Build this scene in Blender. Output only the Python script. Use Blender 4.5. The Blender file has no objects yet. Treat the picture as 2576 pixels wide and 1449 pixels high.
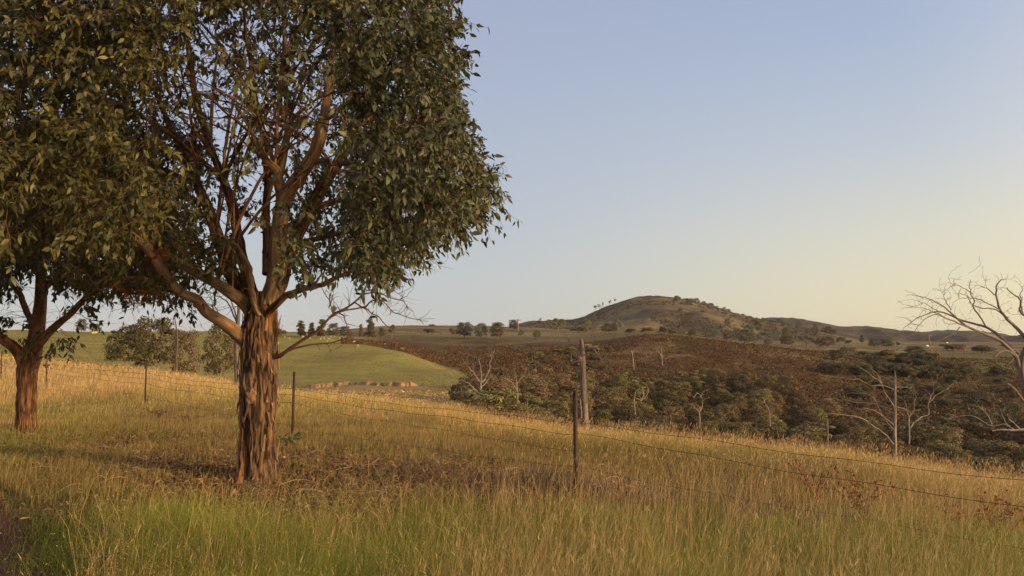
import bpy, math, random
import numpy as np
from math import radians as R, sin, cos, pi

# ------------------------------------------------------------------ camera, sky, sun
scene = bpy.context.scene
COL = scene.collection
EYE = 1.9
LENS = 28.0
PITCH = math.atan((850 - 724.5) / (2576 * LENS / 36.0))
cam_d = bpy.data.cameras.new("camera"); cam_d.lens = LENS; cam_d.sensor_width = 36.0
cam_d.clip_start = 0.05; cam_d.clip_end = 20000
cam = bpy.data.objects.new("camera", cam_d); COL.objects.link(cam)
cam.location = (0, 0, EYE); cam.rotation_euler = (R(90) + PITCH, 0, 0)
scene.camera = cam

SUN_AZ = 118.0     # degrees clockwise from +Y (view direction)
SUN_EL = 12.0
world = bpy.data.worlds.new("World"); scene.world = world; world.use_nodes = True
wt = world.node_tree; wt.nodes.clear()
w_out = wt.nodes.new("ShaderNodeOutputWorld"); w_bg = wt.nodes.new("ShaderNodeBackground")
w_bg.inputs["Strength"].default_value = 0.11
sky = wt.nodes.new("ShaderNodeTexSky"); sky.sky_type = 'NISHITA'; sky.sun_disc = False
sky.sun_elevation = R(SUN_EL); sky.sun_rotation = R(SUN_AZ)
sky.air_density = 1.0; sky.dust_density = 1.5; sky.ozone_density = 1.5
# dusk tint of the sky: warm band low towards the sun, periwinkle above
w_tc = wt.nodes.new("ShaderNodeTexCoord")
w_sep = wt.nodes.new("ShaderNodeSeparateXYZ"); wt.links.new(w_tc.outputs["Generated"], w_sep.inputs[0])
w_el = wt.nodes.new("ShaderNodeValToRGB"); wt.links.new(w_sep.outputs["Z"], w_el.inputs[0])
def ramp(n, stops):
    e = n.color_ramp.elements
    while len(e) > 1: e.remove(e[-1])
    e[0].position = stops[0][0]; e[0].color = (*stops[0][1], 1)
    for p, c in stops[1:]:
        k = e.new(p); k.color = (*c, 1)
def lin(r, g, b):
    f = lambda c: (c / 255 / 12.92) if c / 255 <= .04045 else ((c / 255 + .055) / 1.055) ** 2.4
    return (f(r), f(g), f(b))
def sk(r, g, b, s=1 / 0.11): 
    c = lin(r, g, b); return (c[0] * s, c[1] * s, c[2] * s)
# away from the sun / towards the sun, by sine of elevation
S_LEFT = [(0.0, (203, 205, 203)), (0.06, (198, 203, 206)), (0.16, (189, 198, 211)), (0.30, (178, 189, 211)), (0.45, (168, 178, 207)), (1.0, (138, 149, 183))]
S_RIGHT = [(0.0, (246, 230, 182)), (0.05, (243, 231, 192)), (0.12, (231, 226, 206)), (0.22, (203, 211, 220)), (0.34, (177, 193, 219)), (0.5, (160, 176, 210)), (1.0, (138, 150, 186))]
ramp(w_el, [(p, lin(*c)) for p, c in S_LEFT])
w_er = wt.nodes.new("ShaderNodeValToRGB"); wt.links.new(w_sep.outputs["Z"], w_er.inputs[0])
ramp(w_er, [(p, lin(*c)) for p, c in S_RIGHT])
w_map = wt.nodes.new("ShaderNodeMapRange"); w_map.interpolation_type = 'SMOOTHSTEP'
w_map.inputs["From Min"].default_value = -0.15; w_map.inputs["From Max"].default_value = 0.62
wt.links.new(w_sep.outputs["X"], w_map.inputs["Value"])
w_mix = wt.nodes.new("ShaderNodeMix"); w_mix.data_type = 'RGBA'
wt.links.new(w_map.outputs[0], w_mix.inputs["Factor"])
wt.links.new(w_el.outputs[0], w_mix.inputs["A"]); wt.links.new(w_er.outputs[0], w_mix.inputs["B"])
w_sc = wt.nodes.new("ShaderNodeVectorMath"); w_sc.operation = 'SCALE'; w_sc.inputs["Scale"].default_value = 1 / 0.11
wt.links.new(w_mix.outputs["Result"], w_sc.inputs[0])
w_m2 = wt.nodes.new("ShaderNodeMix"); w_m2.data_type = 'RGBA'; w_m2.inputs["Factor"].default_value = 0.88
wt.links.new(sky.outputs[0], w_m2.inputs["A"]); wt.links.new(w_sc.outputs[0], w_m2.inputs["B"])
# broad warm glow of the sky round the low sun (behind the camera, to the right)
w_dot = wt.nodes.new("ShaderNodeVectorMath"); w_dot.operation = 'DOT_PRODUCT'; wt.links.new(w_tc.outputs["Generated"], w_dot.inputs[0])
w_dot.inputs[1].default_value = (sin(R(SUN_AZ)) * cos(R(SUN_EL)), cos(R(SUN_AZ)) * cos(R(SUN_EL)), sin(R(SUN_EL)))
w_g = wt.nodes.new("ShaderNodeMapRange"); w_g.inputs["From Min"].default_value = 0.0; w_g.inputs["From Max"].default_value = 1.0; w_g.interpolation_type = 'SMOOTHSTEP'; wt.links.new(w_dot.outputs["Value"], w_g.inputs["Value"])
w_gs = wt.nodes.new("ShaderNodeVectorMath"); w_gs.operation = 'SCALE'; w_gs.inputs[0].default_value = (10.5, 7.2, 3.2); wt.links.new(w_g.outputs[0], w_gs.inputs["Scale"])
w_ad = wt.nodes.new("ShaderNodeVectorMath"); w_ad.operation = 'ADD'; wt.links.new(w_m2.outputs["Result"], w_ad.inputs[0]); wt.links.new(w_gs.outputs[0], w_ad.inputs[1])
wt.links.new(w_ad.outputs[0], w_bg.inputs["Color"]); wt.links.new(w_bg.outputs[0], w_out.inputs[0])

sun_d = bpy.data.lights.new("sun", 'SUN'); sun_d.energy = 5.0; sun_d.angle = R(7); sun_d.color = (1.0, 0.68, 0.32)
sun = bpy.data.objects.new("sun", sun_d); COL.objects.link(sun)
from mathutils import Vector
_sd = Vector((sin(R(SUN_AZ)) * cos(R(SUN_EL)), cos(R(SUN_AZ)) * cos(R(SUN_EL)), sin(R(SUN_EL))))
sun.rotation_euler = (-_sd).to_track_quat('-Z', 'Y').to_euler(); sun.location = _sd * 50

vs = scene.view_settings; vs.view_transform = 'Standard'; vs.look = 'None'; vs.exposure = 0.0; vs.gamma = 1.0; vs.use_curve_mapping = False
scene.render.engine = 'CYCLES'
scene.cycles.max_bounces = 6; scene.cycles.transparent_max_bounces = 4

# ------------------------------------------------------------------ helpers
rng = np.random.default_rng(7); random.seed(7)
F = 2576 * LENS / 36.0
cp, sp_ = cos(PITCH), sin(PITCH)
def at(u, v, Y):
    """world point on the sight line through photo position (u, v) (2576 px wide) at depth Y"""
    dx = (u - 1288) / F; dz = (724.5 - v) / F
    wy = cp - dz * sp_; wz = sp_ + dz * cp
    return np.array([dx / wy * Y, Y, EYE + wz / wy * Y])
def proj(P):
    P = np.atleast_2d(P); x = P[:, 0]; y = P[:, 1]; z = P[:, 2] - EYE
    d = y * cp + z * sp_; up = -y * sp_ + z * cp
    d = np.where(np.abs(d) < 1e-6, 1e-6, d)
    return 1288 + F * x / d, 724.5 - F * up / d
def _h(ix, iy, iz):
    n = (ix.astype(np.int64) * 374761393 + iy.astype(np.int64) * 668265263 + iz.astype(np.int64) * 2147483647 // 3) & 0xffffffff
    n = ((n ^ (n >> 13)) * 1274126177) & 0xffffffff
    n = ((n ^ (n >> 16)) * 2246822519) & 0xffffffff
    return ((n ^ (n >> 15)) & 0xffffff) / float(0xffffff)
def vnoise(x, y, z=0.0):
    x, y, z = np.broadcast_arrays(np.asarray(x, float), np.asarray(y, float), np.asarray(z, float))
    ix = np.floor(x); iy = np.floor(y); iz = np.floor(z); fx = x - ix; fy = y - iy; fz = z - iz
    fx = fx * fx * (3 - 2 * fx); fy = fy * fy * (3 - 2 * fy); fz = fz * fz * (3 - 2 * fz)
    r = 0
    for a in (0, 1):
        for b in (0, 1):
            for c in (0, 1):
                r = r + _h(ix + a, iy + b, iz + c) * (fx if a else 1 - fx) * (fy if b else 1 - fy) * (fz if c else 1 - fz)
    return r
def fbm(x, y, z=0.0, o=4):
    r = 0; a = .5; s = 0
    for i in range(o):
        r = r + a * vnoise(np.asarray(x) * 2 ** i + 17 * i, np.asarray(y) * 2 ** i + 5 * i, np.asarray(z) * 2 ** i); s += a; a *= .5
    return r / s
def smooth(a, b, x):
    t = np.clip((x - a) / (b - a), 0, 1); return t * t * (3 - 2 * t)

class MB:
    def __init__(s): s.v = []; s.c = []; s.f = []; s.n = 0
    def add(s, v, faces, c=(1, 1, 1)):
        v = np.asarray(v, float).reshape(-1, 3)
        c = np.asarray(c, float)
        if c.ndim == 1: c = np.tile(c, (len(v), 1))
        s.v.append(v); s.c.append(c)
        for f in faces:
            f = np.asarray(f, np.int64)
            if len(f): s.f.append(f + s.n)
        s.n += len(v)
    def build(s, name, mat, parent=None, smooth_=True, loc=None):
        v = np.concatenate(s.v); c = np.concatenate(s.c)
        if loc is not None: v = v - np.asarray(loc)
        me = bpy.data.meshes.new(name)
        me.vertices.add(len(v)); me.vertices.foreach_set("co", v.astype(np.float32).ravel())
        tot = np.concatenate([np.full(len(f), f.shape[1], np.int32) for f in s.f])
        idx = np.concatenate([f.ravel() for f in s.f]).astype(np.int32)
        st = np.concatenate([[0], np.cumsum(tot)[:-1]]).astype(np.int32)
        me.loops.add(len(idx)); me.loops.foreach_set("vertex_index", idx)
        me.polygons.add(len(tot)); me.polygons.foreach_set("loop_start", st)
        me.polygons.foreach_set("use_smooth", np.full(len(tot), smooth_, bool))
        me.update(calc_edges=True)
        a = me.color_attributes.new("Col", 'FLOAT_COLOR', 'POINT')
        a.data.foreach_set("color", np.concatenate([c, np.ones((len(c), 1))], 1).astype(np.float32).ravel())
        me.materials.append(mat)
        o = bpy.data.objects.new(name, me); COL.objects.link(o)
        if parent is not None: o.parent = parent
        if loc is not None and parent is None: o.location = loc
        return o
def tag(o, label=None, cat=None, group=None, kind=None):
    if label: o["label"] = label
    if cat: o["category"] = cat
    if group: o["group"] = group
    if kind: o["kind"] = kind
    return o
def empty(name, loc, rz=0.0, s=1.0):
    o = bpy.data.objects.new(name, None); COL.objects.link(o); o.location = loc; o.rotation_euler = (0, 0, rz)
    o.empty_display_size = .2
    o.scale = (s, s, s); return o

def frames(P):
    P = np.asarray(P, float); T = np.gradient(P, axis=0); T /= np.linalg.norm(T, axis=1, keepdims=True) + 1e-12
    a = np.array([0, 0, 1.0]) if abs(T[0, 2]) < .9 else np.array([1.0, 0, 0])
    N = np.zeros_like(P); n = np.cross(T[0], a); n /= np.linalg.norm(n); N[0] = n
    for i in range(1, len(P)):
        n = N[i - 1] - T[i] * np.dot(N[i - 1], T[i]); l = np.linalg.norm(n); N[i] = n / l if l > 1e-6 else N[i - 1]
    return T, N, np.cross(T, N)
def tube(mb, P, rad, ns=6, c=(1, 1, 1), bump=None):
    P = np.asarray(P, float); k = len(P); rad = np.broadcast_to(np.asarray(rad, float), (k,))
    T, N, B = frames(P); a = np.arange(ns) / ns * 2 * pi
    rr = rad[:, None] * np.ones(ns)
    if bump is not None: rr = rr * bump(P, a, rad)
    V = P[:, None, :] + rr[..., None] * (np.cos(a)[None, :, None] * N[:, None, :] + np.sin(a)[None, :, None] * B[:, None, :])
    V = V.reshape(-1, 3)
    i = np.arange(k - 1)[:, None] * ns; j = np.arange(ns)[None, :]; j2 = (j + 1) % ns
    q = np.stack([i + j, i + j2, i + ns + j2, i + ns + j], -1).reshape(-1, 4)
    V = np.concatenate([V, P[-1:], P[:1]])
    t = np.stack([(k - 1) * ns + np.arange(ns), (k - 1) * ns + (np.arange(ns) + 1) % ns, np.full(ns, k * ns)], 1)
    t2 = np.stack([(np.arange(ns) + 1) % ns, np.arange(ns), np.full(ns, k * ns + 1)], 1)
    cc = np.asarray(c, float)
    if cc.ndim == 2 and len(cc) == k: cc = np.concatenate([np.repeat(cc, ns, 0), cc[-1:], cc[:1]])
    mb.add(V, [q, t, t2], cc)
def resample(P, n):
    """smooth curve through the points"""
    P = np.asarray(P, float)
    if len(P) < 3:
        t = np.linspace(0, 1, n)[:, None]; return P[0] * (1 - t) + P[-1] * t
    d = np.concatenate([[0], np.cumsum(np.linalg.norm(np.diff(P, axis=0), axis=1))]); t = np.linspace(0, d[-1], n)
    m = np.gradient(P, d, axis=0); out = []
    i = np.clip(np.searchsorted(d, t, side='right') - 1, 0, len(d) - 2)
    h = (d[i + 1] - d[i])[:, None]; s = ((t - d[i]) / (d[i + 1] - d[i]))[:, None]
    return (2 * s**3 - 3 * s**2 + 1) * P[i] + (s**3 - 2 * s**2 + s) * h * m[i] + (-2 * s**3 + 3 * s**2) * P[i + 1] + (s**3 - s**2) * h * m[i + 1]
def unit(v): v = np.asarray(v, float); return v / (np.linalg.norm(v, axis=-1, keepdims=True) + 1e-12)

def leaf_mesh(mb, pos, d, nrm, L, W, col):
    """ovate leaves: 6 vertices each"""
    n = len(pos); d = unit(d); s = unit(np.cross(d, nrm)); nn = np.cross(s, d)
    L = L[:, None]; W = W[:, None]
    bend = nn * L * .14
    v0 = pos
    a = pos + d * L * .34 + bend * .5; b = pos + d * L * .68 + bend * .35
    V = np.stack([v0, a - s * W * .5, a + s * W * .5, b - s * W * .36, b + s * W * .36, pos + d * L - bend * .35], 1)
    i = np.arange(n)[:, None] * 6
    t = np.concatenate([i + [0, 2, 1], i + [3, 4, 5]]); q = i + [1, 2, 4, 3]
    mb.add(V.reshape(-1, 3), [t, q], np.repeat(col, 6, 0))

# ------------------------------------------------------------------ materials
def mat_col(name, rough=.8, transl=0.0, mul=None, bump=None, spec=.3, noise=None, colr=None):
    """Base colour from the mesh colour layer, broken up by noise"""
    m = bpy.data.materials.new(name); m.use_nodes = True; nt = m.node_tree; N = nt.nodes; Lk = nt.links
    p = N["Principled BSDF"]; p.inputs["Roughness"].default_value = rough
    p.inputs["Specular IOR Level"].default_value = spec
    if colr is None:
        a = N.new("ShaderNodeAttribute"); a.attribute_name = "Col"; out = a.outputs["Color"]
    else:
        a = N.new("ShaderNodeRGB"); a.outputs[0].default_value = (*colr, 1); out = a.outputs[0]
    tc = N.new("ShaderNodeTexCoord")
    if noise:
        for sc, lo, hi, st in noise:
            mp = N.new("ShaderNodeMapping"); Lk.new(tc.outputs["Object"], mp.inputs[0]); mp.inputs["Scale"].default_value = st
            nz = N.new("ShaderNodeTexNoise"); nz.inputs["Scale"].default_value = sc; nz.inputs["Detail"].default_value = 6; nz.inputs["Roughness"].default_value = .65
            Lk.new(mp.outputs[0], nz.inputs["Vector"])
            mr = N.new("ShaderNodeMapRange"); mr.inputs["From Min"].default_value = .3; mr.inputs["From Max"].default_value = .7
            mr.inputs["To Min"].default_value = lo; mr.inputs["To Max"].default_value = hi; Lk.new(nz.outputs[0], mr.inputs[0])
            vm = N.new("ShaderNodeVectorMath"); vm.operation = 'SCALE'; Lk.new(out, vm.inputs[0]); Lk.new(mr.outputs[0], vm.inputs["Scale"]); out = vm.outputs[0]
    Lk.new(out, p.inputs["Base Color"])
    if bump:
        sc, st, dist = bump[:3]
        mp = N.new("ShaderNodeMapping"); Lk.new(tc.outputs["Object"], mp.inputs[0]); mp.inputs["Scale"].default_value = st
        nz = N.new("ShaderNodeTexNoise"); nz.inputs["Scale"].default_value = sc; nz.inputs["Detail"].default_value = 8; nz.inputs["Roughness"].default_value = .7
        Lk.new(mp.outputs[0], nz.inputs["Vector"])
        b = N.new("ShaderNodeBump"); b.inputs["Distance"].default_value = dist; b.inputs["Strength"].default_value = 1.0
        Lk.new(nz.outputs[0], b.inputs["Height"]); Lk.new(b.outputs[0], p.inputs["Normal"])
    if transl > 0:
        tr = N.new("ShaderNodeBsdfTranslucent"); Lk.new(out, tr.inputs[0])
        mx = N.new("ShaderNodeMixShader"); mx.inputs[0].default_value = transl
        Lk.new(p.outputs[0], mx.inputs[1]); Lk.new(tr.outputs[0], mx.inputs[2]); Lk.new(mx.outputs[0], N["Material Output"].inputs[0])
    return m
U3 = (1, 1, 1)
M_ground = mat_col("ground_soil_and_grass", .95, noise=[(.9, .75, 1.25, U3), (.06, .8, 1.2, U3), (9, .75, 1.25, U3)], bump=(1.2, U3, .25), spec=.1)
M_hill = mat_col("hill_grass", .95, noise=[(.02, .75, 1.3, U3), (.12, .6, 1.4, (1, 2.2, 1))], bump=(.08, U3, 7), spec=.05)
M_path = mat_col("path_dirt", .95, noise=[(8, .7, 1.3, U3), (60, .7, 1.3, U3)], bump=(25, U3, .03), spec=.1)
M_grass = mat_col("grass_blades", .6, .30, spec=.25)
M_leaf = mat_col("gum_leaves", .48, .22, spec=.4)
M_farleaf = mat_col("far_leaves", .75, .12, spec=.15)
M_bark = mat_col("stringy_bark", .9, noise=[(14, .6, 1.35, (1, 1, .18)), (45, .65, 1.3, (1, 1, .12))], bump=(34, (1, 1, .12), .02), spec=.15)
M_smooth = mat_col("smooth_bark", .75, noise=[(5, .7, 1.2, (1, 1, .5)), (40, .85, 1.15, (1, 1, .3))], bump=(25, (1, 1, .3), .006), spec=.25)
M_twig = mat_col("twig_bark", .8, spec=.2)
M_dead = mat_col("weathered_dead_wood", .8, noise=[(3, .65, 1.25, (1, 1, .2)), (12, .75, 1.2, (1, 1, .1))], spec=.2)
M_post = mat_col("rusted_steel", .7, noise=[(20, .6, 1.4, U3)], spec=.4)
M_wire = mat_col("fence_wire", .5, spec=.4)
M_wood = mat_col("grey_timber", .85, noise=[(4, .7, 1.25, (1, 1, .1))], spec=.2)
M_wall = mat_col("painted_wall", .8, noise=[(2, .9, 1.08, U3)], spec=.2)
M_wool = mat_col("wool", .95, noise=[(8, .85, 1.1, U3)], spec=.1)
M_rock = mat_col("pale_stone", .9, noise=[(6, .7, 1.2, U3)], spec=.2)
M_litter = mat_col("leaf_litter", .8, .1, spec=.2)
M_lamp = bpy.data.materials.new("lamp_glow"); M_lamp.use_nodes = True
_p = M_lamp.node_tree.nodes["Principled BSDF"]; _p.inputs["Emission Color"].default_value = (1, .8, .4, 1); _p.inputs["Emission Strength"].default_value = 3

# ------------------------------------------------------------------ terrain
# profile of the land along each bearing: (depth, photo height of the ground there) or (depth, ('z', height))
Z = lambda h: ('z', h)
COLS = {
 -1400: [(0, Z(0)), (7, Z(0)), (14, Z(0)), (30, Z(.2)), (70, Z(1.0)), (90, Z(1)), (110, Z(1)), (150, Z(2)), (200, Z(3)), (230, Z(4)), (260, Z(4.5)), (400, Z(4.6)), (600, Z(5)), (900, Z(6)), (2500, Z(10)), (7000, Z(14))],
 0:    [(0, Z(0)), (7, Z(0)), (14, Z(0)), (30, Z(0)), (70, 899), (90, Z(-.4)), (110, Z(-.2)), (150, 862), (200, 845), (230, 838), (260, 834), (400, 836), (600, 838), (900, 838), (2500, 840), (7000, 845)],
 400:  [(0, Z(0)), (7, Z(0)), (14, Z(0)), (25, Z(-.05)), (55, 938), (72, Z(-2)), (95, Z(-2.6)), (150, 888), (200, 856), (230, 845), (260, 838), (400, 837), (600, 838), (900, 839), (2500, 842), (7000, 847)],
 700:  [(0, Z(0)), (7, Z(0)), (14, Z(0)), (24, Z(-.2)), (42, 993), (60, Z(-3)), (98, 975), (150, 918), (200, 872), (230, 853), (260, 842), (400, 838), (600, 836), (900, 838), (2500, 842), (7000, 847)],
 1000: [(0, Z(0)), (7, Z(0)), (14, Z(0)), (22, Z(-.3)), (34, 1026), (55, Z(-3.6)), (88, 982), (115, 955), (150, 917), (190, 886), (215, 884), (300, 860), (400, 838), (620, 820), (2500, 832), (7000, 845)],
 1165: [(0, Z(0)), (7, Z(0)), (14, Z(-.05)), (20, Z(-.4)), (30, 1050), (55, Z(-4.8)), (85, 992), (115, 958), (145, 937), (180, Z(-6.8)), (225, 915), (300, 870), (420, 838), (640, 820), (2500, 832), (7000, 845)],
 1288: [(0, Z(0)), (7, Z(0)), (14, Z(-.1)), (20, Z(-.55)), (28, 1082), (50, Z(-5.6)), (80, Z(-8.8)), (108, Z(-9.5)), (145, Z(-8.2)), (180, 938), (235, 900), (300, 866), (420, 838), (620, 823), (2500, 836), (7000, 845)],
 1450: [(0, Z(0)), (7, Z(0)), (14, Z(-.15)), (19, Z(-.6)), (25, 1118), (50, Z(-7)), (85, Z(-13.5)), (115, Z(-15)), (155, Z(-11.5)), (200, 940), (245, 890), (300, 862), (380, 845), (600, 832), (2500, 842), (7000, 848)],
 1650: [(0, Z(0)), (7, Z(0)), (14, Z(-.25)), (18, Z(-.6)), (24, 1152), (50, Z(-8)), (88, Z(-15)), (118, Z(-17)), (155, Z(-14)), (200, 944), (245, 878), (290, 843), (350, 842), (600, 838), (2500, 846), (7000, 849)],
 1900: [(0, Z(0)), (7, Z(0)), (13, Z(-.3)), (17, Z(-.7)), (22, 1194), (50, Z(-9)), (90, Z(-16)), (118, Z(-18)), (155, Z(-15)), (200, 956), (240, 892), (275, 868), (350, 866), (600, 860), (2500, 852), (7000, 850)],
 2100: [(0, Z(0)), (7, Z(0)), (13, Z(-.35)), (16, Z(-.75)), (21, 1224), (50, Z(-9.5)), (90, Z(-16.5)), (118, Z(-18.5)), (155, Z(-15.5)), (200, 968), (235, 918), (270, 893), (350, 880), (600, 864), (2500, 853), (7000, 850)],
 2300: [(0, Z(0)), (7, Z(-.05)), (12, Z(-.4)), (15, Z(-.8)), (20, 1262), (50, Z(-9.5)), (90, Z(-16.5)), (118, Z(-18.5)), (155, Z(-16)), (200, 985), (235, 930), (270, 903), (350, 885), (600, 866), (2500, 854), (7000, 850)],
 2576: [(0, Z(0)), (7, Z(-.15)), (11, Z(-.55)), (14, Z(-.95)), (18, 1328), (50, Z(-9.5)), (90, Z(-16.5)), (118, Z(-18.5)), (155, Z(-16)), (200, 990), (235, 938), (270, 908), (350, 888), (600, 868), (2500, 854), (7000, 850)],
 4400: [(0, Z(0)), (7, Z(-.3)), (11, Z(-.8)), (14, Z(-1.2)), (18, Z(-2)), (50, Z(-9.5)), (90, Z(-15)), (118, Z(-17)), (155, Z(-15)), (200, Z(-11)), (235, Z(-8)), (270, Z(-6)), (350, Z(-5)), (600, Z(-5)), (2500, Z(-4)), (7000, Z(0))],
}
def hermite(xk, yk, x):
    """monotone cubic, xk/yk 1-D"""
    h = np.diff(xk); dl = np.diff(yk) / h; m = np.zeros(len(xk)); m[0] = dl[0]; m[-1] = dl[-1]
    for i in range(1, len(xk) - 1):
        if dl[i - 1] * dl[i] > 0:
            w1 = 2 * h[i] + h[i - 1]; w2 = h[i] + 2 * h[i - 1]; m[i] = (w1 + w2) / (w1 / dl[i - 1] + w2 / dl[i])
    x = np.clip(x, xk[0], xk[-1]); i = np.clip(np.searchsorted(xk, x, side='right') - 1, 0, len(xk) - 2)
    s = (x - xk[i]) / h[i]; hh = h[i]
    return (2*s**3-3*s**2+1)*yk[i] + (s**3-2*s**2+s)*hh*m[i] + (-2*s**3+3*s**2)*yk[i+1] + (s**3-s**2)*hh*m[i+1]
_us = sorted(COLS); KN = len(COLS[0])
_tan = np.array([(u - 1288) / F for u in _us]) / 1.0
_ang = np.arctan(_tan)
_ny = np.zeros((len(_us), KN)); _nz = np.zeros((len(_us), KN))
for i, u in enumerate(_us):
    for k, (Y, v) in enumerate(COLS[u]):
        _ny[i, k] = Y / max(cos(_ang[i]), .35)
        _nz[i, k] = v[1] if isinstance(v, tuple) else at(u, v, Y)[2]
NA, NR = 900, 520
AZ = np.linspace(-pi, pi, NA)
LR = np.linspace(math.log(1.0), math.log(6500), NR)
RR = np.exp(LR)
TAB = np.zeros((NA, NR))
_k1 = [hermite(_ang, _ny[:, k], AZ) for k in range(KN)]; _k2 = [hermite(_ang, _nz[:, k], AZ) for k in range(KN)]
for i in range(NA):
    ny = np.array([q[i] for q in _k1]); nz = np.array([q[i] for q in _k2])
    TAB[i] = hermite(ny, nz, RR)
_wb = smooth(1.9, 2.6, np.abs(AZ))[:, None]      # behind the camera the land is plain
TAB = TAB * (1 - _wb)
def H0(x, y):
    x = np.asarray(x, float); y = np.asarray(y, float)
    a = (np.arctan2(x, y) + pi) / (2 * pi) * (NA - 1); r = (np.log(np.maximum(np.hypot(x, y), 1.0)) - LR[0]) / (LR[1] - LR[0])
    a = np.clip(a, 0, NA - 1.001); r = np.clip(r, 0, NR - 1.001)
    i = a.astype(int); j = r.astype(int); fa = a - i; fr = r - j
    return TAB[i, j]*(1-fa)*(1-fr) + TAB[i+1, j]*fa*(1-fr) + TAB[i, j+1]*(1-fa)*fr + TAB[i+1, j+1]*fa*fr
def H(x, y):
    x = np.asarray(x, float); y = np.asarray(y, float); r = np.hypot(x, y)
    n1 = (fbm(x * .6, y * .6, 1.3, 3) - .5) * .16 * smooth(2, 6, r)
    n2 = (fbm(x * .045, y * .045, 4.3, 4) - .5) * 2.4 * smooth(70, 180, r) * (1 - smooth(900, 1600, r) * .3)
    return H0(x, y) + n1 + n2
def hit(u, v, r0=3.0, r1=5000):
    """ground point seen at photo position (u, v)"""
    Ys = np.exp(np.linspace(math.log(r0), math.log(r1), 1500)); d = (at(u, v, 1.0) - [0, 0, EYE])
    X = d[0] * Ys; zr = EYE + d[2] * Ys; g = H(X, Ys); b = np.nonzero(g >= zr)[0]
    k = b[0] if len(b) else int(np.argmin(np.abs(g - zr)))
    return np.array([X[k], Ys[k], g[k]])
def gz(x, y): return float(H(np.array([x]), np.array([y]))[0])
def ga(u, Y):
    x = (u - 1288) / F * Y * 1.002; return np.array([x, Y, gz(x, Y)])

# colours of the land
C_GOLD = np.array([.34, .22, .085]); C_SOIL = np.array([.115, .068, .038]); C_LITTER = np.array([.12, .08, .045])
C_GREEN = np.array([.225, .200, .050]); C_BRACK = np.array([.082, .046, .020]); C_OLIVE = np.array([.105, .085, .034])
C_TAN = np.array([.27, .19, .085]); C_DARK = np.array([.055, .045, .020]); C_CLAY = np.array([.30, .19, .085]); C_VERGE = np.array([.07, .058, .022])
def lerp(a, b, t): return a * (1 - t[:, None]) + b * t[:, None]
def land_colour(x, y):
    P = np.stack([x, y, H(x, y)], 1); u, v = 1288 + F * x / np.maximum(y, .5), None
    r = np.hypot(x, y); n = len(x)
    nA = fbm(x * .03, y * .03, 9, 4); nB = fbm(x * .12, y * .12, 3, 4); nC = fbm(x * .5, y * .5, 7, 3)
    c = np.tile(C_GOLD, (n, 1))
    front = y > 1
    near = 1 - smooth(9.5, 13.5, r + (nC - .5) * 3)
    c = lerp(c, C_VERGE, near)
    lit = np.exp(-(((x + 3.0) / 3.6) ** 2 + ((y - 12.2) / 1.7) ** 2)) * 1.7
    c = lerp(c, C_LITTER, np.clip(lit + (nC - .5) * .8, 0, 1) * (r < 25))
    mid = smooth(48, 70, r)
    c2 = lerp(np.tile(C_GREEN, (n, 1)), np.array([.19, .15, .045]), smooth(.42, .7, nB) * .7)      # green paddock
    c2 = lerp(c2, C_TAN * .95, np.maximum(smooth(125, 100, y) * smooth(.35, .6, nB) * .8, smooth(99, 92, y)))
    edge = 1165 - smooth(150, 95, y) * -60 + (nB - .5) * 60
    br = lerp(np.tile(C_BRACK, (n, 1)), C_OLIVE, smooth(.48, .66, nB) * .75)
    br = lerp(br, C_TAN * .75, smooth(.60, .72, nA) * smooth(.4, .6, nB) * .7)
    br = lerp(br, C_OLIVE * .8, smooth(175, 130, r) * .8)
    inbr = smooth(-10, 10, u - edge)
    inbr = np.maximum(inbr, smooth(198, 214, y + (nB - .5) * 24) * smooth(880, 1000, u))
    c2 = lerp(c2, np.zeros(3), inbr) + br * inbr[:, None]
    # tops beyond the bracken: pale pasture and strips
    top = smooth(285, 330, y + (nB - .5) * 40 + (1650 - u) * .02 * 5 * smooth(1650, 1000, u) * -.6)
    fld = lerp(np.tile(C_OLIVE * 1.05, (n, 1)), C_TAN * .8, smooth(.45, .62, fbm(x * .008, y * .05, 2, 4)))
    c2 = lerp(c2, np.zeros(3), top) + fld * top[:, None]
    g2 = smooth(2200, 2300, u) * smooth(215, 235, y) * (1 - smooth(300, 340, y)) * smooth(2620, 2560, u)
    c2 = lerp(c2, np.array([.13, .125, .035]), g2 * .8)
    c = lerp(c, np.zeros(3), mid) + c2 * mid[:, None]
    clay = smooth(88, 92, y) * smooth(106, 102, y) * smooth(730, 780, u) * smooth(1130, 1050, u) * smooth(.38, .5, nC)
    clay = clay * .75; clay = np.maximum(clay, np.exp(-((y - (84 + (u - 1000) * .03)) / 1.0) ** 2) * smooth(960, 1000, u) * smooth(1290, 1240, u) * .8)
    c = lerp(c, C_CLAY, np.clip(clay, 0, 1) * front)
    return c

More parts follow.
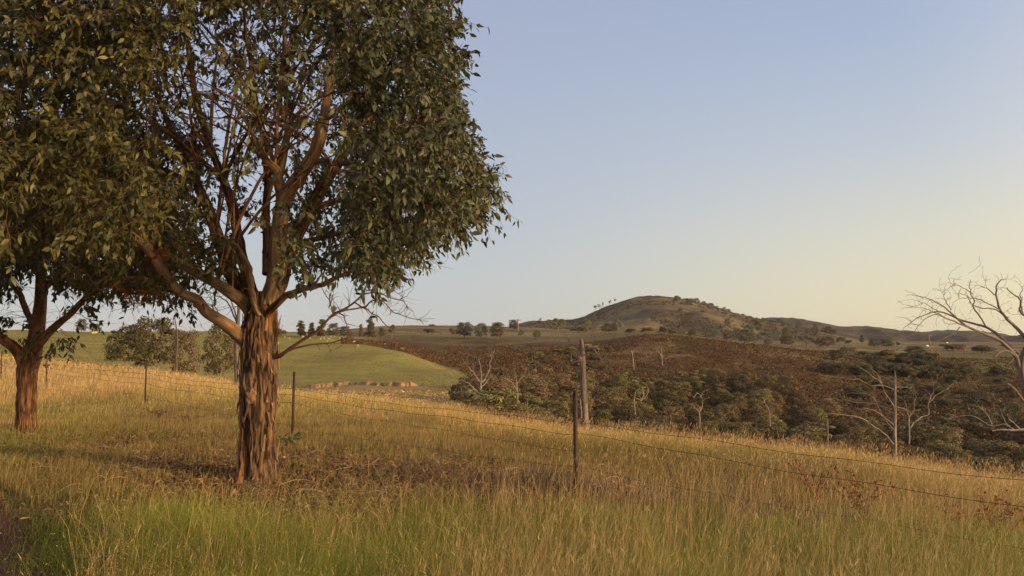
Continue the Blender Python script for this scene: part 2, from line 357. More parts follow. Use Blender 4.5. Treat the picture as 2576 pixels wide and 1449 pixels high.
# ground sheet: fine rings near the camera, coarse far away
def ground_sheet():
    az_f = np.linspace(R(-46), R(46), 620); az_b = np.linspace(R(46), R(314), 90)[1:-1]
    az = np.concatenate([az_f, az_b]); rr = np.concatenate([[0.3], np.exp(np.linspace(math.log(1.5), math.log(6400), 430))])
    A, Rr = np.meshgrid(az, rr, indexing='ij'); x = (np.sin(A) * Rr).ravel(); y = (np.cos(A) * Rr).ravel()
    z = H(x, y); na, nr = len(az), len(rr)
    i = np.arange(na)[:, None]; j = np.arange(nr - 1)[None, :]; i2 = (i + 1) % na
    q = np.stack([i * nr + j, i * nr + j + 1, i2 * nr + j + 1, i2 * nr + j], -1).reshape(-1, 4)
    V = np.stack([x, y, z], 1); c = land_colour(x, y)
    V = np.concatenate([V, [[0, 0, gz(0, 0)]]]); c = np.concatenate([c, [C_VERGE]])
    t = np.stack([np.arange(na) * nr, ((np.arange(na) + 1) % na) * nr, np.full(na, na * nr)], 1)[:, ::-1]
    q = q[:, ::-1]
    mb = MB(); mb.add(V, [q[:, ::-1], t[:, ::-1]], c)
    return tag(mb.build("ground", M_ground), kind="structure")
ground_sheet()

# far hills
def ridge(name, sky_pts, Yc, Yb, back, c1, c2, noise_amp, seed, lean=0.0):
    us = np.array([p[0] for p in sky_pts], float); vv = np.array([p[1] for p in sky_pts], float)
    U = np.linspace(us[0], us[-1], int((us[-1] - us[0]) / 4)); V = hermite(us, vv, U)
    T = np.linspace(-1, 1, 90)
    top = np.array([at(u, v, Yc)[2] for u, v in zip(U, V)])
    pts = np.zeros((len(U), len(T), 3)); col = np.zeros((len(U), len(T), 3))
    for j, t in enumerate(T):
        Y = Yc + (t * (Yc - Yb) if t < 0 else t * back)
        x = (U - 1288) / F * Yc * (Y / Yc * .5 + .5)
        base = -12.0
        s = (1 - abs(t) ** 1.7) ** 1.15 if abs(t) < 1 else 0
        z = base + (top - base) * s
        gully = (fbm(x * .012, Y * .004, seed, 5) - .5) * noise_amp * 2 * (1 - s) * min(1, (1 - abs(t)) * 6)
        z = z + gully + (fbm(x * .05, np.full_like(x, Y * .05), seed + 3, 3) - .5) * noise_amp * .25 * (1 - abs(t))
        pts[:, j] = np.stack([x, np.full_like(x, Y), z], 1)
        m = smooth(.42, .60, fbm(x * .012, np.full_like(x, Y * .008), seed + 7, 5)) * .6 + .4 * smooth(.42, .58, fbm(x * .06, np.full_like(x, Y * .05), seed + 9, 4))
        col[:, j] = lerp(np.tile(np.array(c1), (len(U), 1)), np.array(c2), m)
    nu, nt = len(U), len(T); i = np.arange(nu - 1)[:, None]; j = np.arange(nt - 1)[None, :]
    q = np.stack([i * nt + j, (i + 1) * nt + j, (i + 1) * nt + j + 1, i * nt + j + 1], -1).reshape(-1, 4)
    mb = MB(); mb.add(pts.reshape(-1, 3), [q], col.reshape(-1, 3))
    tag(mb.build(name, M_hill), kind="structure")
    def zf(x, Y):
        t = (Y - Yc) / (Yc - Yb) if Y < Yc else (Y - Yc) / back; u = 1288 + x * F / (Yc * (Y / Yc * .5 + .5)); v = float(hermite(us, vv, np.array([u]))[0]); tz = at(u, v, Yc)[2]
        sv = (1 - abs(t) ** 1.7) ** 1.15; x_ = np.array([x]); gl = float((fbm(x_ * .012, Y * .004, seed, 5)[0] - .5) * noise_amp * 2 * (1 - sv) * min(1, (1 - abs(t)) * 6))
        return -12.0 + (tz + 12.0) * sv + gl + float((fbm(x_ * .05, np.array([Y * .05]), seed + 3, 3)[0] - .5) * noise_amp * .25 * (1 - abs(t)))
    return zf
DOME = [(1200, 870), (1260, 835), (1300, 818), (1350, 808), (1430, 806), (1480, 791), (1530, 770), (1580, 754), (1625, 748), (1680, 751), (1740, 768), (1800, 788), (1860, 803), (1930, 820), (2050, 845), (2150, 870)]
DOME_Z = ridge("hills", DOME, 1200, 640, 500, (.080, .060, .040), (.20, .15, .075), 30, 3)
RID2 = [(1500, 840), (1700, 815), (1820, 803), (1900, 804), (1960, 800), (2000, 806), (2050, 818), (2100, 827), (2170, 829), (2230, 834), (2290, 846), (2400, 858), (2500, 870)]
ridge("hills", RID2, 1700, 900, 600, (.075, .060, .045), (.14, .105, .062), 34, 11)
RID3 = [(2050, 870), (2200, 855), (2290, 848), (2340, 835), (2370, 831), (2420, 838), (2470, 849), (2576, 853), (2900, 845), (3300, 850)]
ridge("hills", RID3, 2300, 1400, 700, (.07, .065, .055), (.12, .10, .07), 34, 17)

# ------------------------------------------------------------------ branches and bark
def bark_tube(mb, P, rad, ns, seed, amp, cols, flare=None, fz=2.2, fa=5.0):
    """furrowed bark: real relief, plates and furrows of different colour"""
    P = np.asarray(P, float); k = len(P); T, N, B = frames(P); a = np.arange(ns) / ns * 2 * pi
    s = np.concatenate([[0], np.cumsum(np.linalg.norm(np.diff(P, axis=0), axis=1))])
    Rm = float(np.mean(rad)); CX = np.cos(a)[None, :] * np.ones((k, 1)); SX = np.sin(a)[None, :] * np.ones((k, 1)); S = s[:, None] * np.ones(ns)
    w = (fbm(CX * 1.5, SX * 1.5, S * 2.5 + seed, 3) - .5) * .5
    n1 = 1 - np.abs(2 * fbm((CX + w) * fa, (SX + w) * fa, S * fz + seed, 4) - 1) * 2.6      # ridges
    n2 = fbm(CX * fa * 2.6, SX * fa * 2.6, S * fz * 2.5 + seed + 9, 4)
    lump = fbm(CX * .9, SX * .9, S * 1.1 + seed + 30, 3) - .5
    amp = np.asarray(amp) if np.ndim(amp) == 0 else np.asarray(amp)[:, None]; rr = np.asarray(rad)[:, None] * (1 + lump * .32) + amp * (n1 * -.9 + (n2 - .5) * 1.3)
    if flare is not None: rr = rr * flare(s[:, None], a[None, :])
    V = P[:, None, :] + rr[..., None] * (CX[..., None] * N[:, None, :] + SX[..., None] * B[:, None, :])
    furrow, plate, inner = [np.array(c) for c in cols]
    m = smooth(.15, .75, 1 - n1)[..., None]; c = furrow * (1 - m) + plate * m
    c = c * (.7 + .6 * n2)[..., None]
    pk = smooth(.57, .66, fbm(CX * 1.6, SX * 1.6, S * 1.2 + seed + 60, 4))[..., None] * m
    c = c * (1 - pk) + inner * pk
    i = np.arange(k - 1)[:, None] * ns; j = np.arange(ns)[None, :]; j2 = (j + 1) % ns
    q = np.stack([i + j, i + j2, i + ns + j2, i + ns + j], -1).reshape(-1, 4)
    mb.add(V.reshape(-1, 3), [q], c.reshape(-1, 3))
def limb3(pts, Y, rs=None, n=40, jit=0.0):
    """pts: (u, v, half width in photo px, depth offset)"""
    P = []; r = []
    for p in pts:
        y = Y + (p[3] if len(p) > 3 else 0); P.append(at(p[0], p[1], y)); r.append(p[2] * y / F)
    P = np.array(P); Q = resample(P, n); d = np.concatenate([[0], np.cumsum(np.linalg.norm(np.diff(P, axis=0), axis=1))]); d /= d[-1]
    rr = np.interp(np.linspace(0, 1, n), d, r)
    if jit: Q = Q + np.stack([fbm(np.linspace(0, 6, n) + rng.random() * 50, 0, k * 3, 3) - .5 for k in range(3)], 1) * jit * np.linspace(0, 1, n)[:, None] ** .5
    return Q, rr

class Skel:
    def __init__(s, limbs):
        s.P = np.concatenate([l[0] for l in limbs]); s.R = np.concatenate([l[1] for l in limbs])
        s.D = np.concatenate([np.gradient(l[0], axis=0) for l in limbs]); s.D = unit(s.D)
    def attach(s, mb, c, col, rmax=.02, wob=.12, minr=.0022, hub=None, kmin=.0):
        dv = c - s.P; d = np.linalg.norm(dv, axis=1)
        cosang = np.einsum('ij,ij->i', dv, s.D) / (d + 1e-6)
        cost = d * (1.35 - .45 * cosang) + np.where(s.R < .004, .25, 0)
        if hub is not None: cost = cost + .25 * np.maximum(0, np.linalg.norm(s.P - hub, axis=1) - np.linalg.norm(c - hub))
        i = int(np.argmin(cost)); p0 = s.P[i]; L = d[i]; n = max(4, min(14, int(L / .1) + 3)); t = np.linspace(0, 1, n)[:, None]
        ctrl = p0 + (s.D[i] * .55 + unit(c - p0) * .45 + np.array([0, 0, .12])) * L * .5
        Q = (1 - t) ** 2 * p0 + 2 * t * (1 - t) * ctrl + t * t * c
        Q = Q + (rng.random((n, 3)) - .5) * wob * min(L, .8) * .35 * np.sin(np.clip(t, 0, 1) * pi)
        r0 = min(s.R[i] * .75, .004 + .009 * L, rmax); rr = np.linspace(max(r0, minr), minr, n)
        tube(mb, Q, rr, 5 if r0 > .006 else 4, col)
        s.P = np.concatenate([s.P, Q[1:]]); s.R = np.concatenate([s.R, rr[1:]]); s.D = np.concatenate([s.D, unit(np.gradient(Q, axis=0))[1:]])
        return unit(Q[-1] - Q[-2])

def leaf_clusters(mb, tw, centres, dirs, nl, size, cols, hub, twc, spread=.30):
    """sprays of leaves along short twiglets"""
    P = []; D = []; Nn = []; L = []; C = []
    for c, d in zip(centres, dirs):
        out = unit(c - hub); k = rng.integers(3, 5); base = cols(c)
        for _ in range(k):
            td = unit(d * .4 + out * .5 + rng.normal(0, .55, 3) + np.array([0, 0, -.12])); tl = spread * rng.uniform(.6, 1.35)
            t = np.linspace(0, 1, 4)[:, None]; Q = c + td * tl * t + np.array([0, 0, -.28]) * tl * t ** 2
            tube(tw, Q, [.0028, .0024, .002, .0015], 3, twc)
            m = max(4, int(nl / k)); s = rng.uniform(.12, 1.05, m)[:, None]
            p = c + td * tl * s + np.array([0, 0, -.28]) * tl * s ** 2 + rng.normal(0, .012, (m, 3))
            dd = unit(td * .45 + rng.normal(0, .55, (m, 3)) + np.array([0, 0, -.75]))
            P.append(p); D.append(dd); Nn.append(rng.normal(0, 1, (m, 3)) + np.array([0, 0, .5]))
            L.append(size * rng.uniform(.5, 1.35, m)); C.append(base * rng.uniform(.65, 1.4, (m, 1)) * rng.uniform(.9, 1.1, (m, 3)))
    P = np.concatenate(P); D = np.concatenate(D); Nn = np.concatenate(Nn); L = np.concatenate(L); C = np.concatenate(C)
    leaf_mesh(mb, P, D, Nn, L, L * rng.uniform(.28, .46, len(L)), C)

BARK = ((.040, .022, .014), (.150, .092, .056), (.25, .115, .055))
BARK2 = ((.07, .034, .018), (.21, .118, .066), (.31, .15, .075))
SMB = ((.20, .115, .065), (.33, .215, .13), (.50, .27, .12))

# ------------------------------------------------------------------ main gum tree
TY = 10.7
def v_interp(tab, x): return np.interp(x, [t[0] for t in tab], [t[1] for t in tab])
def main_tree():
    b = ga(648, TY); root = empty("gum_tree", b)
    tag(root, "large spreading gum tree with thick furrowed trunk beside the wire fence", "tree")
    inv = b
    TR = [(646, 1232, 62, 0), (648, 1205, 54, 0), (647, 1165, 48, 0), (647, 1110, 45.5, 0), (649, 1050, 46, 0), (650, 985, 48, 0), (651, 920, 47, 0), (653, 865, 45.5, 0), (655, 815, 44, 0), (657, 775, 40, 0), (658, 740, 26, .05)]
    P, r = limb3(TR, TY, n=260)
    P[:5, 2] -= np.linspace(.12, 0, 5)
    mb = MB(); bark_tube(mb, P, r, 190, 3.0, .021, BARK, flare=lambda s, a: (1 + .30 * np.exp(-s / .20) * (1 + .9 * np.cos(a * 5 + 1))) * (1 - .30 * np.exp(-((a - (pi - .28 - .10 * np.sin(s * 3))) / .17) ** 2) * smooth(1.25, .85, s) - .14 * np.exp(-((a - (pi + .65 + .1 * np.sin(s * 2))) / .12) ** 2)), fz=2.6, fa=5.2)
    mb.build("trunk", M_bark, root, loc=inv)
    # peeling bark strips standing off the trunk
    mb = MB()
    for _ in range(130):
        k = rng.integers(8, 250); a = rng.uniform(0, 2 * pi); q = P[k] + np.array([cos(a), sin(a), 0]) * (r[k] + .012)
        l = rng.uniform(.08, .30); w = rng.uniform(.008, .026); tdir = np.array([-sin(a), cos(a), 0]); o = np.array([cos(a), sin(a), 0])
        sgn = rng.choice([-1, 1]); n = 5; t = np.linspace(0, 1, n)[:, None]
        c0 = q + np.array([0, 0, 1.0]) * l * t * sgn + o * (rng.uniform(.005, .04) * t ** 2) + tdir * rng.normal(0, .02) * t
        V = np.concatenate([c0 - tdir * w * (1 - t * .7), c0 + tdir * w * (1 - t * .7), c0 + o * .006])
        i = np.arange(n - 1); qd = np.stack([i, i + 1, i + 1 + 2 * n, i + 2 * n], 1); qe = np.stack([i + 2 * n, i + 1 + 2 * n, i + 1 + n, i + n], 1)
        cc = np.array(random.choice([(.24, .15, .10), (.16, .095, .06), (.34, .17, .08), (.10, .055, .035)]))
        mb.add(V, [qd, qe], cc)
    mb.build("peeling_bark", M_bark, root, loc=inv)
    # burl on the trunk
    mb = MB(); c = at(634, 996, TY - .22); th = np.linspace(0, pi, 22); ph = np.linspace(0, 2 * pi, 33)[:-1]
    A, B2 = np.meshgrid(th, ph, indexing='ij'); X = np.sin(A) * np.cos(B2); Yv = np.sin(A) * np.sin(B2); Zv = np.cos(A)
    ring = 1 + .25 * np.cos(np.arccos(np.clip(-Yv, -1, 1)) * 9); n = fbm(X * 3, Yv * 3, Zv * 3, 3)
    rad = (.055 + .045 * n) * (1 + .12 * ring); V = np.stack([X * rad, Yv * rad * .8, Zv * rad * 1.45], -1) + c
    i = np.arange(21)[:, None] * 32; j = np.arange(32)[None, :]; q = np.stack([i + j, i + 32 + j, i + 32 + (j + 1) % 32, i + (j + 1) % 32], -1).reshape(-1, 4)
    cc = np.array([.30, .17, .10]) * (.4 + 1.0 * n[..., None]) * (.6 + .4 * ring[..., None]); mb.add(V.reshape(-1, 3), [q], cc.reshape(-1, 3))
    o = mb.build("burl", M_bark, root, loc=inv); tag(o, "pale knotted burl on the trunk")
    # limbs: (points, bark set)
    LB = [
     ([(625, 862, 20, 0), (603, 843, 18, -.1), (578, 822, 17, -.25), (548, 803, 15.5, -.4), (520, 786, 15, -.5), (495, 757, 14, -.6), (455, 738, 13, -.7), (425, 705, 12.5, -.8), (398, 662, 13, -.85), (372, 625, 13, -.9), (338, 598, 12, -1.0), (295, 565, 11, -1.2), (252, 530, 10, -1.4), (215, 500, 8, -1.6), (160, 478, 5, -1.8)], SMB),
     ([(640, 800, 18, .1), (618, 765, 17, .1), (585, 740, 16, .0), (545, 712, 14, -.1), (500, 690, 12, -.2), (455, 664, 11, -.2), (415, 640, 10, -.3), (375, 612, 9, -.4), (320, 560, 7, -.5), (250, 510, 5, -.6), (150, 430, 3.5, -.8)], SMB),
     ([(640, 790, 22, .3), (612, 735, 21, .4), (582, 690, 19, .6), (562, 640, 17, .8), (545, 585, 15, 1.0), (528, 535, 14, 1.1), (500, 470, 12, 1.3), (470, 400, 10, 1.5), (430, 320, 8, 1.6), (390, 230, 6, 1.7), (360, 120, 4, 1.8)], BARK2),
     ([(645, 780, 20, .1), (628, 720, 17, .2), (612, 660, 14, .3), (600, 600, 13, .4), (588, 530, 12, .5), (560, 450, 11, .6), (530, 380, 10, .7), (505, 300, 9, .8), (485, 210, 8, .9), (470, 110, 7, .9), (455, 0, 5, 1), (445, -120, 4, 1)], BARK2),
     ([(662, 790, 27, 0), (684, 735, 25, .05), (696, 680, 24, .1), (700, 625, 23, .1), (706, 565, 21, .1), (716, 510, 20, 0), (735, 472, 18, -.1), (768, 430, 17, -.2), (795, 380, 16, -.3), (812, 315, 14.5, -.3), (822, 265, 11, -.3), (828, 190, 8, -.3), (845, 90, 6, -.3), (850, -60, 4, -.3)], SMB),
     ([(712, 520, 15, 0), (704, 465, 13, -.1), (690, 425, 12, -.2), (668, 395, 9, -.3), (645, 362, 7, -.4), (625, 325, 5, -.5), (590, 270, 4, -.6)], SMB),
     ([(672, 775, 22, .25), (708, 700, 20, .35), (728, 640, 19, .45), (750, 590, 18, .5), (778, 535, 17, .6), (812, 470, 17, .6), (842, 425, 15, .7), (868, 385, 14, .7), (888, 330, 11, .8), (912, 270, 9, .8), (930, 180, 7, .9), (960, 60, 5, 1)], BARK2),
     ([(670, 690, 11, .4), (672, 600, 11, .6), (668, 520, 10, .7), (672, 450, 9.5, .7), (667, 380, 8, .6), (660, 310, 7, .5), (640, 240, 6, .5), (625, 130, 5, .4), (615, 0, 4, .3)], BARK2),
     ([(705, 440, 11, -.1), (715, 380, 10, -.1), (722, 320, 8, -.1), (705, 270, 7, -.2), (707, 190, 6, -.2), (715, 100, 5, -.2), (720, -50, 4, -.2)], SMB),
     ([(653, 790, 10, -.2), (641, 765, 9, -.25), (633, 735, 8.5, -.3), (630, 700, 7.5, -.35), (624, 668, 6, -.4), (612, 640, 4, -.4), (600, 612, 3, -.4)], SMB),
     ([(665, 800, 10, -.15), (683, 778, 10, -.25), (706, 756, 9, -.4), (735, 735, 8, -.5), (770, 722, 7.5, -.6), (815, 712, 6.5, -.7), (870, 690, 5, -.8), (930, 670, 4, -.9)], BARK2),
     ([(760, 560, 9, .6), (800, 520, 9, .9), (850, 500, 8, 1.1), (920, 480, 6.5, 1.3), (1000, 470, 5, 1.4), (1090, 470, 3.5, 1.5)], BARK2),
     ([(735, 615, 8, .3), (790, 600, 7, .0), (850, 590, 6, -.3), (930, 570, 5, -.5), (1010, 555, 4, -.6), (1090, 530, 3, -.7)], BARK2),
     ([(820, 300, 8, -.3), (850, 275, 7, -.5), (885, 255, 5, -.7), (940, 220, 4, -.8), (1010, 170, 3, -.8)], SMB),
     ([(870, 385, 8, .7), (930, 340, 7, .9), (1000, 290, 5, 1.0), (1080, 240, 4, 1.1)], BARK2),
     ([(560, 450, 7, .6), (500, 400, 7, .3), (430, 340, 6, 0), (350, 290, 5, -.4), (260, 240, 4, -.8), (150, 180, 3, -1.2)], BARK2),
     ([(500, 470, 7, 1.3), (420, 430, 6, 1.5), (330, 400, 5, 1.6), (230, 360, 4, 1.7), (120, 330, 3, 1.8)], BARK2),
     ([(372, 625, 6, -.9), (330, 640, 4.5, -.8), (270, 630, 3.5, -.6), (200, 640, 3, -.4), (120, 610, 2.2, -.3), (20, 560, 1.6, -.3)], BARK2),
     ([(300, 568, 6, -1.2), (240, 550, 4.5, -1.2), (170, 560, 3.4, -1.0), (90, 530, 2.4, -.8), (0, 480, 1.6, -.6)], BARK2),
    ]
    for k in range(46):      # thin stems fanning up from the fork
        src = LB[[2, 3, 4, 6, 7, 5, 8, 1][k % 8]][0]; i0 = int(rng.integers(2, max(3, len(src) - 3))); q = src[i0]; tu = rng.uniform(330, 1010); tv = rng.uniform(-60, 330); dz = rng.uniform(-1.6, 1.8)
        u0, v0 = q[0], q[1]; r0 = min(q[2] * .5, rng.uniform(2.6, 6)); LB.append(([(u0, v0, r0, q[3]), (u0 + (tu - u0) * .22, v0 + (tv - v0) * .38, r0 * .85, q[3] * .7 + dz * .3), (u0 + (tu - u0) * .55, v0 + (tv - v0) * .7, r0 * .6, dz * .7), (tu, tv, r0 * .3, dz)], random.choice([((.20, .09, .04), (.38, .20, .10), (.52, .27, .12)), BARK2, SMB])))  # warm bark set: a sunlit look put into the colour of some stems
    limbs = []
    for k, (pts, bk) in enumerate(LB):
        n = (110 if k in (2, 3, 4, 6) else 70) if k < 11 else 40
        Q, rr = limb3(pts, TY, n=n, jit=.10 if k > 2 else .05)
        if k == 0: pass
        mb = MB(); big = k in (2, 3, 4, 6); am = np.linspace(1, 0, n) ** 3 * (.016 if big else .004) + (.006 if bk is BARK2 else .0035)
        bark_tube(mb, Q, rr, 46 if big else (20 if k < 11 else 10), 11.0 + k * 3, am, bk, fz=1.9, fa=2.8 if big else 2.2)
        mb.build("limb", M_bark if bk is BARK2 else M_smooth, root, loc=inv); limbs.append((Q, rr))
    sk_ = Skel(limbs); hub = at(640, 560, TY)
    # crown volume
    RT = [(-320, 900), (-100, 1060), (0, 1118), (50, 1160), (130, 1150), (230, 1172), (310, 1175), (370, 1222), (425, 1268), (500, 1232), (560, 1228), (600, 1150), (640, 1045), (700, 990), (740, 975), (800, 900)]
    BT = [(-250, 640), (0, 620), (200, 600), (330, 590), (420, 590), (480, 610), (560, 560), (650, 540), (690, 670), (760, 708), (870, 690), (940, 712), (1000, 672), (1080, 605), (1170, 585), (1260, 520)]
    C = []
    N0 = 3700; tries = 0
    holes = [(520, 190, 100, 180, .9), (600, 610, 85, 110, .93), (640, 450, 80, 110, .75), (740, 330, 95, 190, .8), (860, 400, 75, 110, .55), (430, 620, 60, 50, .5), (430, 330, 90, 110, .65), (1075, 390, 30, 40, .6), (690, 560, 70, 90, .6), (560, 420, 110, 120, .75)]
    while len(C) < N0 and tries < 400000:
        tries += 1
        y = TY + rng.uniform(-3.0, 3.3); u = rng.uniform(-260, 1275); v = rng.uniform(-300, 740); p = at(u, v, y)
        e = ((p[0] + 3.1) / 6.9) ** 2 + ((y - TY) / 3.3) ** 2 + ((p[2] - 3.7) / 4.6) ** 2
        if e > 1: continue
        jit = (fbm(v * .016, y * .9, 4, 3) - .5) * 130
        if u > v_interp(RT, v) - 10 + jit * .55 - 14: continue
        if v > v_interp(BT, u) - 22 + jit * .4: continue
        pr = .45 + .55 * smooth(.25, .9, np.array([e]))[0]
        for hu, hv, a, bb, s in holes: pr *= 1 - s * (.55 if y > TY + .9 and hv < 540 else 1.0) * math.exp(-(((u - hu) / a) ** 2 + ((v - hv) / bb) ** 2))
        if y < TY + .4 and ((u - 650) / 250) ** 2 + ((v - 330) / 320) ** 2 < 1: pr *= .24
        if u > 880: pr = max(pr, .95)
        pr *= .55 + .9 * (fbm(p[0] * 1.3, p[1] * 1.3, p[2] * 1.3, 2) > .47)
        if rng.random() < pr: C.append(p)
    C = np.array(C); d0 = np.array([np.min(np.linalg.norm(sk_.P - c, axis=1)) for c in C]); C = C[np.argsort(d0)]
    tw = MB(); dirs = [sk_.attach(tw, c, random.choice([(.17, .085, .05), (.13, .07, .045), (.22, .13, .08)]), hub=hub) for c in C]
    # bare inner twigs
    for _ in range(2200):
        i = rng.integers(0, len(limbs)); Q = limbs[i][0]; p = Q[rng.integers(len(Q) // 4, len(Q))]; c = p + rng.normal(0, .42, 3) + np.array([0, 0, .22])
        uu, vv = proj(c)
        if vv[0] < v_interp(BT, uu[0]) + 30 and uu[0] < v_interp(RT, vv[0]) - 20: sk_.attach(tw, c, random.choice([(.24, .12, .06), (.32, .19, .11), (.20, .11, .065)]))
    for _ in range(420):      # web of fine twigs under the low left limbs
        c = at(rng.uniform(120, 600), rng.uniform(600, 800), TY + rng.uniform(-1.3, 1.3)); q_ = limbs[int(rng.choice([0, 0, 1, 17, 18]))][0]; p = q_[np.argmin(np.linalg.norm(q_ - c, axis=1) + rng.uniform(0, .3, len(q_)))]
        if np.linalg.norm(c - p) < 1.1: sk_.attach(tw, c, random.choice([(.20, .11, .07), (.26, .17, .11)]), wob=.3)
    low = []
    for _ in range(600):
        u, v = rng.uniform(130, 590), rng.uniform(590, 770); c = at(u, v, TY + rng.uniform(-1.2, 1.6))
        if v < 620 + 150 * math.sin((u - 130) / 460 * pi) ** .5 * rng.random() and len(low) < 120: low.append(c)
    dirs += [sk_.attach(tw, c, (.17, .09, .055)) for c in low]; C = np.concatenate([C, low])
    def cols(c):
        u, v = proj(c); w = smooth(500, 950, u)[0]
        g = np.array([.082, .078, .024]) * (1 - w) + np.array([.076, .082, .038]) * w
        return g * rng.uniform(.75, 1.25) * (1 + .5 * (rng.random() < .08))
    lf = MB(); leaf_clusters(lf, tw, C, dirs, 38, .095, cols, hub, (.15, .08, .045), .30)
    lf.build("foliage", M_leaf, root, loc=inv); tw.build("twigs", M_twig, root, loc=inv)
    # brown dead sprays and hanging bark strips
    mb = MB(); 
    P3 = []; 
    for u, v in [(330, 700), (290, 685), (350, 720), (395, 620), (385, 632), (405, 640), (310, 720)]:
        c = at(u, v, TY - .9); P3.append(c + rng.normal(0, .06, (9, 3)))
    P3 = np.concatenate(P3); n = len(P3); leaf_mesh(mb, P3, rng.normal(0, 1, (n, 3)) + [0, 0, -.8], rng.normal(0, 1, (n, 3)), rng.uniform(.06, .12, n), rng.uniform(.03, .05, n), np.tile([.28, .09, .035], (n, 1)))
    o = mb.build("dead_leaves", M_litter, root, loc=inv)
    # bare dead branch reaching right from the trunk
    w = lambda L: [(603.7 + a * .287, 603.7 + b_ * .287, c, d) for a, b_, c, d in L]
    DB = [w([(250, 1020, 7, 0), (350, 1015, 6, -.15), (430, 958, 4.2, -.25), (560, 870, 3.8, -.35), (700, 780, 3.4, -.45), (770, 700, 3.0, -.5), (810, 655, 2.8, -.5), (900, 610, 2.6, -.55), (1000, 545, 2.4, -.6), (1080, 480, 2.0, -.65), (1140, 465, 1.7, -.7), (1250, 480, 1.4, -.75), (1330, 510, 1.2, -.75), (1440, 540, 1, -.8), (1470, 610, .8, -.8)]),
          w([(780, 690, 2.6, -.5), (880, 630, 2.4, -.4), (1000, 605, 2.2, -.35), (1100, 600, 2, -.3), (1150, 640, 1.6, -.3), (1210, 665, 1.5, -.3), (1260, 725, 1.3, -.3), (1330, 790, 1, -.3), (1380, 860, .8, -.3)]),
          w([(1000, 545, 2, -.6), (1090, 590, 1.8, -.7), (1140, 545, 1.6, -.8), (1220, 520, 1.5, -.85), (1290, 570, 1.3, -.9), (1330, 620, 1.2, -.9), (1400, 655, 1.1, -1), (1480, 685, 1, -1), (1580, 705, .8, -1), (1650, 712, .6, -1)]),
          w([(830, 640, 1.8, -.5), (800, 590, 1.5, -.5), (780, 520, 1.2, -.5), (740, 465, 1, -.5), (700, 400, .8, -.5)]),
          w([(870, 640, 1.8, -.5), (915, 670, 1.6, -.55), (930, 730, 1.3, -.6), (960, 840, .9, -.65)]),
          w([(400, 985, 3, -.2), (470, 955, 2.4, -.2), (600, 920, 2.0, -.25), (780, 900, 1.7, -.3), (880, 880, 1.3, -.35), (960, 852, 1, -.4)]),
          w([(1140, 465, 1.4, -.7), (1180, 380, 1.2, -.6), (1110, 340, 1, -.55), (1080, 300, .8, -.5)]),
          w([(1250, 480, 1.2, -.75), (1330, 440, 1, -.7), (1400, 470, .8, -.7)])]
    mb = MB(); DL = []
    for q in DB:
        Q, rr = limb3(q, TY, n=40, jit=.03); tube(mb, Q, np.maximum(rr, .0025), 7, (.17, .085, .06)); DL.append((Q, rr))
    s2 = Skel(DL)
    for _ in range(80):
        Q = DL[rng.integers(0, len(DL))][0]; p = Q[rng.integers(14, 40)]; s2.attach(mb, p + rng.normal(0, .16, 3) + np.array([.05, 0, -.02]), (.15, .075, .055), wob=.3, minr=.0018)
    o = mb.build("dead_branch", M_twig, root, loc=inv); tag(o, "bare twisted reddish dead branch reaching right from the trunk")
    # fine bare twigs hanging below the right edge of the crown
    mb = MB()
    for (u0, v0, u1, v1) in [(1070, 610, 1110, 668), (1065, 615, 1085, 672), (1075, 605, 1050, 660), (1120, 585, 1180, 636), (1090, 600, 1130, 650), (1000, 690, 1012, 760), (960, 720, 985, 770), (820, 730, 840, 778), (1165, 60, 1183, 42), (1250, 430, 1266, 410)]:
        p = at(u0, v0, TY); Q = resample([p, at((u0 + u1) / 2 + 6, (v0 + v1) / 2 - 6, TY), at(u1, v1, TY)], 8); tube(mb, Q, np.linspace(.004, .0015, 8), 4, (.14, .08, .06))
        for k in (3, 4, 5, 6): tube(mb, resample([Q[k], Q[k] + np.array([rng.normal(0, .07), rng.normal(0, .05), -.06]), Q[k] + np.array([rng.normal(0, .12), rng.normal(0, .08), -.15])], 5), np.linspace(.0025, .0012, 5), 3, (.14, .08, .06))
    mb.build("bare_twigs", M_twig, root, loc=inv)
main_tree()

